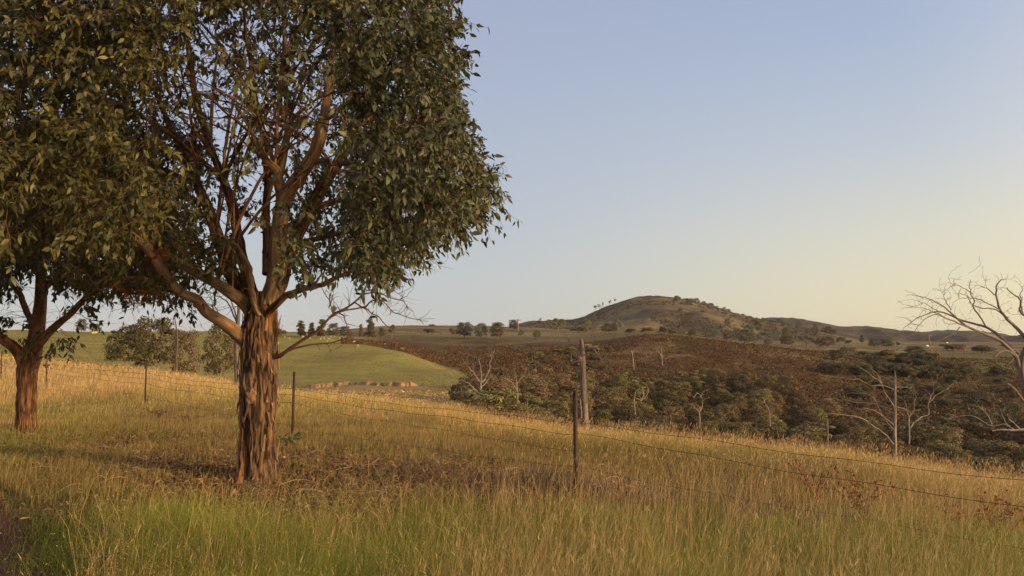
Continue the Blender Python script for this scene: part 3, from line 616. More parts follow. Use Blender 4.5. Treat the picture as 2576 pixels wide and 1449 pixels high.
# ------------------------------------------------------------------ second gum at the left edge
def left_tree():
    Y0 = 16.3; b = ga(68, Y0); root = empty("gum_tree", b)
    tag(root, "smaller reddish-barked gum tree at the left edge of the photo", "tree")
    P, r = limb3([(66, 1100, 29, 0), (67, 1078, 26, 0), (67, 1040, 23, 0), (69, 980, 23, 0), (71, 930, 24, 0), (77, 900, 25, 0), (86, 865, 19, 0)], Y0, n=140); P[:4, 2] -= np.linspace(.1, 0, 4)
    mb = MB(); bark_tube(mb, P, r, 90, 41.0, .016, ((.07, .034, .018), (.20, .105, .055), (.30, .14, .06)), flare=lambda s, a: 1 + .14 * np.exp(-s / .15) * (1 + .8 * np.cos(a * 4))); mb.build("trunk", M_bark, root, loc=b)
    LB = [[(64, 915, 17, 0), (48, 890, 15, -.1), (28, 868, 13, -.2), (5, 850, 12, -.3), (-40, 830, 10, -.5), (-120, 780, 7, -.6)],
          [(82, 890, 22, 0), (92, 840, 18, 0), (97, 790, 16, 0), (102, 730, 14, 0), (105, 670, 12, .1), (108, 600, 10, .2), (100, 510, 8, .3), (90, 400, 5, .4)],
          [(86, 880, 12, -.1), (112, 850, 11, -.2), (140, 822, 10, -.3), (170, 795, 9, -.4), (205, 762, 8, -.5), (245, 728, 6, -.6), (300, 690, 5, -.8), (360, 650, 4, -1)],
          [(92, 835, 8, .1), (70, 790, 8, .4), (50, 740, 7, .6), (20, 690, 6, .8), (-30, 630, 5, 1)],
          [(100, 740, 8, 0), (150, 690, 7, .3), (210, 650, 6, .5), (280, 620, 5, .7), (350, 600, 4, .8)],
          [(103, 700, 7, 0), (60, 650, 6, -.4), (10, 610, 5, -.8), (-60, 570, 4, -1)]]
    limbs = []
    for k, q in enumerate(LB):
        Q, rr = limb3(q, Y0, n=46, jit=.1); mb = MB(); bark_tube(mb, Q, rr, 14, 80 + k * 5, .008, ((.11, .05, .025), (.22, .11, .06), (.36, .16, .07))); mb.build("limb", M_bark, root, loc=b); limbs.append((Q, rr))
    sk_ = Skel(limbs); hub = at(100, 700, Y0); C = []
    BT = [(-300, 800), (-60, 790), (0, 770), (40, 735), (90, 690), (140, 740), (200, 740), (260, 750), (320, 750), (400, 735), (470, 690)]
    while len(C) < 1500:
        y = Y0 + rng.uniform(-2.8, 3); u = rng.uniform(-300, 470); v = rng.uniform(330, 765); p = at(u, v, y)
        if ((p[0] - hub[0] - .4) / 4.0) ** 2 + ((y - Y0) / 3) ** 2 + ((p[2] - hub[2] - 1.0) / 3.0) ** 2 > 1: continue
        if v > v_interp(BT, u) - 25: continue
        if rng.random() < .35 + .8 * (fbm(p[0] * 1.1, p[1] * 1.1, p[2] * 1.1, 2) > .47): C.append(p)
    C = np.array(C)
    # a few low sprays beside the trunk
    low = [at(u, v, Y0 - .3) for u, v in [(150, 850), (165, 842), (185, 775), (70, 820), (40, 800), (-10, 810), (110, 820), (130, 860), (60, 850), (20, 790), (200, 765), (215, 800)]]
    C = np.concatenate([C, low]); d0 = np.array([np.min(np.linalg.norm(sk_.P - c, axis=1)) for c in C]); C = C[np.argsort(d0)]
    tw = MB(); dirs = [sk_.attach(tw, c, (.15, .08, .05), hub=hub) for c in C]
    for _ in range(420):
        Q = limbs[rng.integers(0, 6)][0]; p = Q[rng.integers(10, 46)]; sk_.attach(tw, p + rng.normal(0, .6, 3) + np.array([.1, 0, -.1]), (.15, .085, .06))
    lf = MB(); leaf_clusters(lf, tw, C, dirs, 30, .13, lambda c: np.array([.068, .070, .024]) * rng.uniform(.7, 1.3), hub, (.13, .07, .045), .34)
    lf.build("foliage", M_leaf, root, loc=b); tw.build("twigs", M_twig, root, loc=b)
left_tree()

# ------------------------------------------------------------------ fences
def picket(mb, b, top, w, lean=0.0, c=(.045, .024, .020)):
    """Y-section steel picket"""
    b = np.array(b); t = np.array(top); ax = unit(t - b); s = unit(np.cross(ax, [0, 1, .0])); f = np.cross(s, ax); th = .004
    for d in (f * -1.0, (s * .87 + f * .5), (-s * .87 + f * .5)):
        d = unit(d); e = unit(np.cross(ax, d)) * th; V = [b - e, b + e, b + e + d * w, b - e + d * w, t - e, t + e, t + e + d * w, t - e + d * w]
        mb.add(V, [[[0, 1, 2, 3], [4, 7, 6, 5], [0, 4, 5, 1], [1, 5, 6, 2], [2, 6, 7, 3], [3, 7, 4, 0]]], c)
def near_fence():
    posts = [(118, 28.9, 890), (368, 22.6, 909), (738, 15.3, 935), (1447, 9.5, 982)]
    b0 = ga(1447, 9.5); root = empty("wire_fence", b0)
    tag(root, "rusty steel picket fence with sagging wires passing behind the large gum", "fence")
    tops = []
    # line runs on out of the frame both ways
    pts = [(-36.0, 51.5), (-30, 44.5), (-23.5, 36.8)] + [(at(u, 900, Y)[0], Y) for u, Y, _ in posts] + [(5.95, 3.4)]
    # wire heights at every post, rows top to bottom, above ground
    for k, (x, y) in enumerate(pts):
        g = gz(x, y)
        if 3 <= k <= 6: tz = at(posts[k - 3][0], posts[k - 3][2], y)[2]
        else: tz = g + 1.3
        mb = MB(); picket(mb, (x, y, g - .15), (x + (.02 if k == 5 else 0), y, tz), .026 if k != 6 else .028)
        if k == 3:   # old strainer knot at the top of this one
            T = [np.array([x - .1, y - .03, tz - .42]), np.array([x + .12, y - .03, tz - .40])]; tube(mb, T, .035, 8, (.10, .06, .04)); tube(mb, [np.array([x, y, tz - .5]), np.array([x, y, tz - .36])], .06, 8, (.09, .05, .035))
        mb.build("post", M_post, root, loc=b0); tops.append((x, y, tz, g))
    wb = {5: (.97, 1.10, 1.25, 1.67), 6: (1.0, 1.13, 1.32, 1.51)}
    for row in range(4):
        mb = MB()
        for k in range(len(tops) - 1):
            A = tops[k]; B = tops[k + 1]
            def zz(kk, T): return EYE - wb[kk][row] if kk in wb else (T[3] + (.96, .82, .66, .34)[row])
            za, zb = zz(k, A), zz(k + 1, B)
            if k == 5 or k == 6:
                if row == 2 and k == 6: continue
            if k + 1 == 7: zb = EYE - (1.0, 1.3, 1.4, 1.52)[row]
            L = math.hypot(A[0] - B[0], A[1] - B[1]); n = 60; t = np.linspace(0, 1, n)
            sag = (.05, .03, .04, .05)[row] * 4 * t * (1 - t) * rng.uniform(.6, 1.2); Q = np.stack([A[0] + (B[0] - A[0]) * t, A[1] + (B[1] - A[1]) * t - .03, za + (zb - za) * t - sag + .012 * np.sin(t * L * 1.3 + row) + .008 * np.sin(t * L * 4.1)], 1)
            tube(mb, Q, (.0021 if row != 1 else .0027) if k >= 5 else .0035, 4, (.045, .03, .025))
            if row in (0, 2):
                for q in Q[1:-1:2]:
                    for _ in range(2):
                        d = unit(rng.normal(0, 1, 3)) * .016; tube(mb, [q - d, q + d], .0015, 3, (.05, .035, .03))
        mb.build("wire", M_wire, root, loc=b0)
near_fence()
def far_fence():
    # second fence beyond the brow
    sp = [(1326, 1003, 31, 'w'), (1684, 1036, 27, 's'), (2023, 1057, 24.5, 's'), (2081, 1058, 26, 'w'), (2500, 1090, 21, 's')]
    b0 = ga(1684, 27); root = empty("wire_fence", b0); tag(root, "far fence of thin posts standing on the brow of the dry paddock", "fence")
    T = []
    for u, v, Y, kd in sp:
        if u == 2500: continue
        t = at(u, v, Y); g = gz(t[0], Y); mb = MB()
        if kd == 's': picket(mb, (t[0], Y, g - .1), t, .03)
        else: tube(mb, resample([(t[0], Y, g - .1), (t[0] + .02, Y, (g + t[2]) / 2), t], 6), .022, 6, (.16, .12, .09))
        mb.build("post", M_post if kd == 's' else M_wood, root, loc=b0); T.append((t[0], Y, t[2] - .25, g))
    T = sorted(T); T = [(T[0][0] - 9, T[0][1] + 4, T[0][2] + .3, 0)] + T
    for dz in (0, .3):
        mb = MB()
        for A, B in zip(T[:-1], T[1:]):
            t = np.linspace(0, 1, 20); Q = np.stack([A[0] + (B[0] - A[0]) * t, A[1] + (B[1] - A[1]) * t, A[2] + (B[2] - A[2]) * t - dz - .1 * t * (1 - t)], 1); tube(mb, Q, .004, 4, (.05, .035, .03))
        mb.build("wire", M_wire, root, loc=b0)
far_fence()

# ------------------------------------------------------------------ distant trees: one of each kind, then copies
def crown_mesh(kind, seed, nq, q=.20):
    """unit tree about 6 m tall: lobes of many leaf-clump faces"""
    g = np.random.default_rng(seed); lobes = []
    if kind == 'round':
        for k in range(22):
            h = (k + .5) / 22; a = k * 2.4 + g.uniform(-.5, .5); rr = 1.75 * math.sin(min(1.0, .22 + h * .95) * pi * .86) ** .6 * g.uniform(.75, 1.05); lobes.append((rr * cos(a), rr * sin(a), .9 + 4.2 * h, g.uniform(.6, 1.05), g.uniform(.65, .9)))
    elif kind == 'tall':
        for k in range(15):
            h = k / 14; a = g.uniform(0, 2 * pi); rr = .75 * g.uniform(.2, 1) * (1 - .5 * h); lobes.append((rr * cos(a), rr * sin(a), .7 + 4.7 * h, g.uniform(.55, .9) * (1.1 - .5 * h), 1.0))
    elif kind == 'open':
        for _ in range(11):
            a = g.uniform(0, 2 * pi); h = g.uniform(0, 1); rr = 2.1 * g.uniform(.3, 1); lobes.append((rr * cos(a), rr * sin(a), 2.4 + 2.8 * h, g.uniform(.5, .85), g.uniform(.45, .65)))
    elif kind == 'shrub':
        for _ in range(9):
            a = g.uniform(0, 2 * pi); rr = 1.7 * g.uniform(.2, 1); lobes.append((rr * cos(a), rr * sin(a), g.uniform(.6, 2.0), g.uniform(.7, 1.1), .8))
    elif kind == 'willow':
        for _ in range(14):
            a = g.uniform(0, 2 * pi); rr = 2.0 * g.uniform(.1, 1); lobes.append((rr * cos(a), rr * sin(a), 4.2 - rr * .7 + g.uniform(-1.2, .6), g.uniform(.6, .9), 1.7))
    mb = MB(); w = np.array([l[3] ** 2 for l in lobes]); w /= w.sum(); cnt = (w * nq).astype(int)
    for l, n in zip(lobes, cnt):
        d = unit(g.normal(0, 1, (n, 3))); d[:, 2] = np.where(d[:, 2] < -.25, -d[:, 2] * .6, d[:, 2]); d = unit(d)
        rad = l[3] * (1 - .5 * g.random(n) ** 2.2) * (.85 + .35 * fbm(d[:, 0] * 2.2 + l[0], d[:, 1] * 2.2 + l[1], d[:, 2] * 2.2 + l[2], 2))
        p = np.array(l[:3]) + d * rad[:, None] * np.array([1, 1, l[4]])
        p[:, 2] = np.maximum(p[:, 2], .1)
        nrm = unit(d + g.normal(0, .55, (n, 3))); tdir = unit(np.cross(nrm, g.normal(0, 1, (n, 3))))
        c = np.array([1, 1, 1.0]) * g.uniform(.8, 1.2) * g.uniform(.6, 1.4, (n, 1)) * g.uniform(.92, 1.08, (n, 3))
        L = q * g.uniform(.6, 1.5, n); leaf_mesh(mb, p, tdir, nrm, L, L * g.uniform(.45, .8, n), c)
    return mb
def mat_tint(name, rgb):
    """leaf colour of a kind of tree times the clump variation in the mesh; each copy a little different"""
    m = mat_col(name, .75, .12, spec=.15); nt = m.node_tree; N = nt.nodes; Lk = nt.links
    a = [n for n in N if n.type == 'ATTRIBUTE'][0]; oi = N.new("ShaderNodeObjectInfo"); mr = N.new("ShaderNodeMapRange"); mr.inputs["To Min"].default_value = .7; mr.inputs["To Max"].default_value = 1.3
    Lk.new(oi.outputs["Random"], mr.inputs[0]); rg = N.new("ShaderNodeRGB"); rg.outputs[0].default_value = (*rgb, 1)
    hs = N.new("ShaderNodeHueSaturation"); mr2 = N.new("ShaderNodeMapRange"); mr2.inputs["To Min"].default_value = .475; mr2.inputs["To Max"].default_value = .525
    mm = N.new("ShaderNodeMath"); mm.operation = 'FRACT'; m3 = N.new("ShaderNodeMath"); m3.operation = 'MULTIPLY'; m3.inputs[1].default_value = 7.31; Lk.new(oi.outputs["Random"], m3.inputs[0]); Lk.new(m3.outputs[0], mm.inputs[0]); Lk.new(mm.outputs[0], mr2.inputs[0])
    Lk.new(mr2.outputs[0], hs.inputs["Hue"]); Lk.new(mr.outputs[0], hs.inputs["Value"]); Lk.new(rg.outputs[0], hs.inputs["Color"])
    mx = N.new("ShaderNodeVectorMath"); mx.operation = 'MULTIPLY'; Lk.new(a.outputs["Color"], mx.inputs[0]); Lk.new(hs.outputs[0], mx.inputs[1])
    p = N["Principled BSDF"]; Lk.new(mx.outputs[0], p.inputs["Base Color"]); t = [n for n in N if n.type == 'BSDF_TRANSLUCENT'][0]; Lk.new(mx.outputs[0], t.inputs[0])
    return m
T_olive = mat_tint("olive_leaves", (.185, .142, .066)); T_dark = mat_tint("dark_leaves", (.105, .090, .046)); T_green = mat_tint("green_leaves", (.150, .135, .052))
T_grey = mat_tint("blue_grey_leaves", (.145, .14, .10)); T_brown = mat_tint("brown_leaves", (.130, .098, .052))
def trunk_mesh(kind, seed, h=3.2):
    g = np.random.default_rng(seed); mb = MB()
    n = {'tall': 1, 'shrub': 3}.get(kind, 2)
    for k in range(n):
        a = g.uniform(0, 2 * pi); P = resample([(0, 0, -.8), (.1 * cos(a), .1 * sin(a), 1.0), (.6 * cos(a), .6 * sin(a), 2.2 if kind != 'shrub' else 1.2), (1.1 * cos(a), 1.1 * sin(a), h if kind != 'shrub' else 1.8)], 9)
        tube(mb, P, np.linspace(.16, .05, 9), 6, (.22, .18, .14))
        for j in range(3):
            b2 = g.uniform(0, 2 * pi); q = P[4 + j]; tube(mb, resample([q, q + [.5 * cos(b2), .5 * sin(b2), .5], q + [1.0 * cos(b2), 1.0 * sin(b2), 1.3 if kind != 'shrub' else .6]], 6), np.linspace(.07, .025, 6), 5, (.22, .18, .14))
    return mb
PROTO = {}
def proto(kind, var, tint, nq=4200, q=.20):
    key = (kind, var, tint.name)
    if key not in PROTO:
        mk = (kind, var)
        if mk not in PROTO:
            o = crown_mesh(kind, 100 + var * 13 + len(kind), nq, q).build("crown", T_olive, smooth_=False); t = trunk_mesh(kind, 300 + var).build("trunk", M_dead)
            PROTO[mk] = (o.data, t.data); bpy.data.objects.remove(o); bpy.data.objects.remove(t)
        cm, tm = PROTO[mk]; c2 = cm.copy() if cm.materials[0] is not tint else cm; c2.materials[0] = tint; PROTO[key] = (c2, tm)
    return PROTO[key]
def place_tree(kind, var, tint, p, s, sz, name, label, cat, group=None, rz=None):
    cm, tm = proto(kind, var, tint)
    r = empty(name, p, rng.uniform(0, 2 * pi) if rz is None else rz); r.scale = (s, s, sz); tag(r, label, cat, group)
    for nm, me in (("crown", cm), ("trunk", tm)):
        o = bpy.data.objects.new(nm, me); COL.objects.link(o); o.parent = r
    return r
HT = {'round': 5.9, 'tall': 6.1, 'open': 5.8, 'shrub': 2.8, 'willow': 5.4}
WD = {'round': 5.0, 'tall': 2.6, 'open': 5.2, 'shrub': 4.6, 'willow': 5.2}
def tree_px(kind, var, tint, u, vb, vt, wpx, name, label, cat="tree", group=None, r0=40, Y=None):
    p = hit(u, vb, r0) if Y is None else ga(u, Y)
    top = at(u, vt, p[1])[2]; h = max(top - p[2], .4); s = wpx * p[1] / F / WD[kind]
    return place_tree(kind, var, tint, p, s, h / HT[kind], name, label, cat, group)

# woodland in the valley
def woodland():
    VT = [(1130, 975), (1250, 960), (1330, 935), (1450, 925), (1560, 935), (1700, 945), (1800, 925), (1900, 922), (1990, 955), (2080, 1010), (2150, 1045), (2260, 1075), (2400, 1035), (2576, 1015), (2900, 1010)]
    pts = []; tries = 0
    while len(pts) < 292 and tries < 60000:
        tries += 1; Y = 58 * (215 / 58) ** (rng.random() ** .9); u = rng.uniform(1215, 2700); p = ga(u, Y)
        if Y < 66 and u < 1600: continue
        uu, vv = proj(p + np.array([0, 0, 1.5]))
        if vv[0] < v_interp(VT, u) + 22: continue
        md = 3.1 + (Y - 60) * .012
        if any((p[0] - q[0]) ** 2 + (p[1] - q[1]) ** 2 < md * md for q in pts): continue
        pts.append(p)
    for p in pts:
        k = rng.random(); u = proj(p)[0][0]; d = p[1]
        kind = 'round' if k < .80 else ('open' if k < .86 else 'shrub'); tint = [T_olive, T_dark, T_green, T_brown][int(rng.choice(4, p=[.58, .14, .16, .12]))]
        s = rng.uniform(.85, 1.4); sz = rng.uniform(.55, .82) * s * (1.0 if kind != 'shrub' else 1.4) * min(1, .80 + (d - 58) * .005)
        col_ = {'olive_leaves': "olive-brown", 'dark_leaves': "dark green-black", 'green_leaves': "yellow-green", 'brown_leaves': "rusty brown"}[tint.name]
        big = "large" if s > 1.22 else ("small" if s < 1.02 else "middling")
        row = "below the brow" if d < 82 else ("on the valley floor" if d < 120 else ("on the slope foot" if d < 160 else "at the wood's upper edge"))
        L_ = [(1340, "by the pinkish bare tree"), (1475, "by the tall dead trunk"), (1600, "right of the tall dead trunk"), (1750, "near the white forked snag"), (1950, "mid woodland"), (2150, "left of the silvery snag"), (2350, "by the silvery snag"), (9999, "near the right edge")]
        where = [w for q, w in L_ if u < q][0]
        sh = kind == 'shrub'
        place_tree(kind, int(rng.integers(0, 4)), tint, p - np.array([0, 0, .3]), s, sz, "bush" if sh else "gum_tree", "%s %s %s %s, %s" % (big, col_, "low bush" if sh else ("open-crowned gum" if kind == 'open' else "round gum"), row, where), "bush" if sh else "tree", "woodland trees filling the valley")
woodland()

G_MID = "trees and bushes dotted over the pasture ridge"
MID = [  # kind, var, tint, u, base v, top v, width px, name, label
 ('round', 0, T_dark, 205, 838, 800, 32, "dark rounded tree on the green hilltop seen under the left gum"),
 ('round', 1, T_dark, 240, 838, 812, 30, "low dark tree beside the sunlit farmhouse on the hilltop"),
 ('shrub', 1, T_dark, 705, 846, 824, 34, "low dark bush on the hilltop touching the big trunk"),
 ('tall', 0, T_dark, 757, 848, 804, 30, "pointed dark tree, left one of the hilltop row right of the big trunk"),
 ('tall', 1, T_dark, 783, 848, 810, 22, "narrow dark tree second in the hilltop row right of the big trunk"),
 ('tall', 2, T_dark, 808, 850, 801, 34, "leaning pointed dark tree third in the hilltop row"),
 ('round', 2, T_dark, 838, 850, 810, 38, "broad dark tree in the hilltop row behind the bare branch"),
 ('round', 3, T_dark, 868, 850, 818, 34, "squat dark tree at the right end of the hilltop row"),
 ('tall', 1, T_brown, 908, 849, 814, 16, "narrow brownish tree just left of the tall dark cypress-like tree"),
 ('tall', 3, T_dark, 931, 852, 799, 32, "tall dark dome-shaped tree standing highest on the green hilltop"),
 ('round', 1, T_brown, 962, 851, 822, 22, "small brown round tree right of the tallest hilltop tree"),
 ('open', 1, T_dark, 986, 852, 816, 26, "ragged dark tree behind the drooping dead twigs"),
 ('shrub', 2, T_dark, 1076, 838, 826, 44, "wide low dark bush alone in the pasture on the ridge"),
 ('shrub', 0, T_dark, 1085, 822, 815, 24, "flat dark bush on the skyline of the pasture ridge"),
 ('shrub', 3, T_dark, 1140, 845, 824, 34, "low bush at the left foot of the three grey ridge trees"),
 ('round', 2, T_grey, 1168, 852, 807, 48, "leftmost of the three rounded grey-green trees on the ridge"),
 ('round', 0, T_grey, 1210, 853, 811, 40, "middle of the three rounded grey-green trees on the ridge"),
 ('round', 3, T_dark, 1252, 854, 807, 46, "rightmost of the three rounded trees on the ridge, darker with a gap below"),
 ('round', 1, T_dark, 1292, 832, 803, 30, "dark rounded tree beside the utility pole on the ridge"),
 ('round', 2, T_grey, 1312, 845, 828, 20, "small bush at the foot of the ridge utility pole"),
 ('round', 0, T_grey, 1351, 852, 829, 26, "small round grey bush on the pasture right of the utility pole"),
 ('open', 2, T_green, 1404, 834, 798, 50, "bushy green tree on the skyline left of the domed hill"),
 ('shrub', 1, T_dark, 1455, 836, 822, 40, "low dark bush left of the pale willow under the domed hill"),
 ('willow', 0, T_green, 1478, 836, 803, 34, "pale green tree in front of the left foot of the domed hill"),
 ('round', 2, T_dark, 1532, 838, 812, 46, "dark green tree under the domed hill with a pale one behind"),
 ('willow', 1, T_grey, 1552, 838, 798, 34, "pale poplar-like tree in front of the domed hill"),
 ('shrub', 2, T_dark, 1590, 838, 825, 36, "first dark bush of the hedge line below the dome"),
 ('shrub', 0, T_green, 1632, 838, 822, 40, "yellowish bush at the crest of the bracken slope"),
 ('shrub', 3, T_dark, 1668, 838, 822, 34, "dark bush on the crest right of the yellowish one"),
 ('shrub', 1, T_dark, 1692, 843, 826, 22, "small dark bush below the middle of the dome"),
 ('round', 1, T_dark, 1740, 848, 829, 24, "dark round bush on the crest below the right side of the dome"),
 ('round', 3, T_grey, 1800, 852, 826, 30, "grey round tree below the right shoulder of the dome"),
 ('round', 0, T_grey, 1880, 868, 824, 52, "large blue-grey tree at the right end of the bracken crest"),
 ('round', 2, T_dark, 1832, 855, 834, 30, "dark bush left of the large blue-grey tree"),
 ('round', 1, T_grey, 1934, 870, 848, 27, "small bluish round tree on the pale field strip"),
 ('round', 3, T_brown, 1981, 871, 839, 46, "brownish dense tree on the pale field strip"),
 ('open', 0, T_grey, 2030, 873, 840, 44, "greyish bare-looking tree on the far field strip"),
 ('open', 3, T_brown, 2062, 888, 850, 46, "forward brown tree leaning over the field edge"),
 ('round', 2, T_brown, 2082, 874, 844, 40, "tall brown tree behind the forward leaning one"),
 ('tall', 0, T_dark, 2108, 862, 850, 12, "tiny pointed tree on the far plain"),
 ('shrub', 2, T_dark, 2137, 864, 855, 22, "low dark clump on the far plain"),
 ('tall', 1, T_dark, 2168, 862, 842, 14, "narrow dark tree on the far plain below the second hill"),
 ('round', 0, T_dark, 2200, 875, 850, 34, "dark tree in the clump at the middle of the far plain"),
 ('round', 1, T_dark, 2230, 875, 852, 40, "wider dark tree on the right of the far plain clump"),
 ('shrub', 3, T_dark, 2258, 870, 860, 12, "tiny bush on the far plain right of the clump"),
 ('round', 3, T_dark, 2302, 897, 868, 58, "broad dark tree at the top of the green slope near the pole"),
 ('shrub', 0, T_dark, 2130, 890, 870, 50, "brown bush on the field edge above the dark shrub band"),
 ('shrub', 1, T_dark, 2175, 895, 882, 40, "small bush between the shrub band and the pale field"),
 ('shrub', 2, T_dark, 2400, 882, 864, 70, "dark hedge by the lit farm lamp"),
 ('shrub', 3, T_dark, 2470, 888, 868, 80, "dark thicket behind the lower limbs of the right dead tree"),
 ('round', 0, T_dark, 2434, 945, 912, 48, "dark mounded bush on the green slope left of the right dead tree"),
 ('shrub', 1, T_dark, 2515, 950, 920, 60, "dark bush behind the right dead tree trunk"),
]
for kind, var, tint, u, vb, vt, w, lab in MID:
    sh = kind == 'shrub' or 'bush' in lab or 'hedge' in lab or 'thicket' in lab or 'clump' in lab and kind == 'shrub'
    tree_px(kind, var, tint, u, vb, vt, w, "bush" if sh else "tree", lab, "bush" if sh else "tree", G_MID, r0=110 if u > 1200 else 140)
# dark shrub band on the right slope, and scattered scrub on the bracken hillside
for k in range(34):
    u = rng.uniform(2075, 2400); v = 918 + (u - 2075) * .03 + rng.uniform(-14, 30)
    tree_px('shrub' if k % 3 else 'round', k % 4, T_dark, u, v, v - rng.uniform(20, 34), rng.uniform(40, 66), "bush", "dark %s bush %s, %s of the right slope's shrub band" % ("low" if k % 3 else "round", "in the lower row" if v > 930 else "in the upper row", "left end" if u < 2180 else ("middle" if u < 2290 else "right end")), "bush", "shrub band on the right slope", r0=120)
for k in range(26):
    u = rng.uniform(1330, 1530); v = 905 + rng.uniform(-25, 30) + (1530 - u) * .05
    tree_px('shrub', k % 4, T_dark if k % 2 else T_green, u, v, v - rng.uniform(9, 18), rng.uniform(26, 48), "bush", "low %s scrub bush above the woodland, %s the grey dead trunk" % ("dark" if k % 2 else "green", "well left of" if u < 1400 else ("just left of" if u < 1465 else "right of")), "bush", "scrub above the woodland", r0=120)
for k in range(40):
    u = rng.uniform(2150, 2560); v = rng.uniform(960, 1030)
    tree_px('shrub' if k % 3 else 'round', k % 4, T_dark if k % 3 else T_brown, u, v, v - rng.uniform(12, 26), rng.uniform(34, 60), "bush", "%s scrub bush on the shaded slope, %s, %s" % ("dark low" if k % 3 else "brown round", "upper part" if v < 995 else "lower part", "left of the silvery snag" if u < 2250 else ("right of the silvery snag" if u < 2420 else "by the right dead tree")), "bush", "scrub on the shaded slope", r0=110)
# trees on the domed hill's skyline and flanks
for i, (u, v, w, h) in enumerate([(1493, 782, 9, 7), (1503, 780, 8, 6), (1511, 777, 4, 7), (1528, 771, 7, 7), (1541, 768, 6, 6), (1692, 757, 11, 7), (1706, 763, 8, 6), (1727, 767, 6, 5), (1742, 773, 14, 10), (1757, 779, 12, 9), (1765, 781, 10, 8), (1776, 787, 16, 10), (1788, 790, 14, 7), (1803, 795, 12, 9), (1818, 799, 12, 11), (1828, 801, 6, 5), (1842, 804, 10, 4), (1850, 805, 8, 4)]):
    p = at(u, 0, 1200); p[2] = DOME_Z(p[0], 1200); place_tree('round' if w > 9 else 'open', i % 4, T_dark, p + np.array([0, 0, .6]), w * 1.5 * 1200 / F / 5, (h * 1.7 * 1200 / F + 2) / 5.9, "tree", "small dark tree silhouetted on the %s skyline of the domed hill" % ("left" if u < 1600 else ("upper right" if u < 1770 else "lower right")), "tree", "trees along the domed hill skyline")
rng2 = np.random.default_rng(5)
for i in range(40):
    u = 1700 + 420 * rng2.random() ** .8; v = 832 + rng2.uniform(-22, 14) + (u - 1700) * .03
    d = 700 + (860 - v) * 9; p = at(u, v, d); p[2] = DOME_Z(p[0], d) + 2 if d < 1150 else p[2]
    place_tree('round' if i % 2 else 'shrub', i % 4, T_dark if i % 3 else T_grey, p - np.array([0, 0, 3]), rng2.uniform(1.3, 2.4), rng2.uniform(1.2, 1.9), "tree", "%s scrubby tree on the domed hill's lower flank, %s" % (("round" if i % 2 else "low") + (" dark" if i % 3 else " grey"), "left part" if u < 1830 else ("middle part" if u < 1970 else "right part")), "tree", "scrub on the domed hill flank")
p = at(1360, 808, 1150); place_tree('open', 2, T_brown, p - np.array([0, 0, 1.5]), 1.2, 1.15, "tree", "lone umbrella-shaped tree on the far skyline left of the dome", "tree")

# trees seen under the main crown
tree_px('round', 1, T_dark, 322, 0, 812, 118, "gum_tree", "dark leafy tree with pale forked trunk beyond the fence, left of the big trunk", Y=60)
tree_px('round', 2, T_dark, 392, 0, 786, 128, "gum_tree", "taller dark tree behind the pale forked one, its foliage touching the sky", Y=64)
tree_px('round', 3, T_brown, 470, 0, 818, 84, "gum_tree", "brownish tree between the forked tree and the big trunk", Y=70)
tree_px('round', 0, T_dark, 558, 0, 800, 100, "gum_tree", "dark tree hanging over the paddock just left of the big trunk", Y=52)

# ------------------------------------------------------------------ dead trees
def dead_tree(name, label, base, limbs, Y, ntw, tw_len, col=(.36, .30, .25), group=None, thin=1.0, trunk_ns=12, up=.25, minr=.004, cat="dead tree"):
    root = empty(name, base); tag(root, label, cat, group); L = []
    limbs = [[(q[0], q[1], q[2] * thin, q[3]) for q in l] for l in limbs]; mb = MB(); Q, rr = limb3(limbs[0], Y, n=60); bark_tube(mb, Q, rr, trunk_ns, rng.uniform(0, 90), rr.max() * .05, (np.array(col) * .6, col, np.array(col) * 1.2), fz=.5, fa=2); mb.build("trunk", M_dead, root, loc=base); L.append((Q, rr))
    for q in limbs[1:]:
        mb = MB(); Q, rr = limb3(q, Y, n=26, jit=rng.uniform(.3, .7) * Y / 60 * min(1.0, np.hypot(q[0][0] - q[-1][0], q[0][1] - q[-1][1]) / 120)); rr = np.maximum(rr, minr); tube(mb, Q, rr, 6, col); mb.build("limb", M_dead, root, loc=base); L.append((Q, rr))
    s = Skel(L); mb = MB()
    for _ in range(ntw):
        k = rng.integers(1, len(L)) if len(L) > 1 else 0; Q = L[k][0]; i = rng.integers(4, len(Q)); d = unit(np.gradient(Q, axis=0)[i])
        c = Q[i] + d * tw_len * rng.uniform(.3, 1) + rng.normal(0, tw_len * .38, 3) + np.array([0, 0, tw_len * up]); s.attach(mb, c, np.array(col) * rng.uniform(.7, 1.1), rmax=minr * 4, minr=minr * .8, wob=.35)
    if ntw: mb.build("twigs", M_dead, root, loc=base)
    return root
w5 = lambda L: [(1274.6 + a * .2868, 670.8 + b * .2868, c, d) for a, b, c, d in L]
w6 = lambda L: [(1905 + a * .2868, 670.8 + b * .2868, c, d) for a, b, c, d in L]
w4 = lambda L: [(603.7 + a * .287, 603.7 + b * .287, c, d) for a, b, c, d in L]
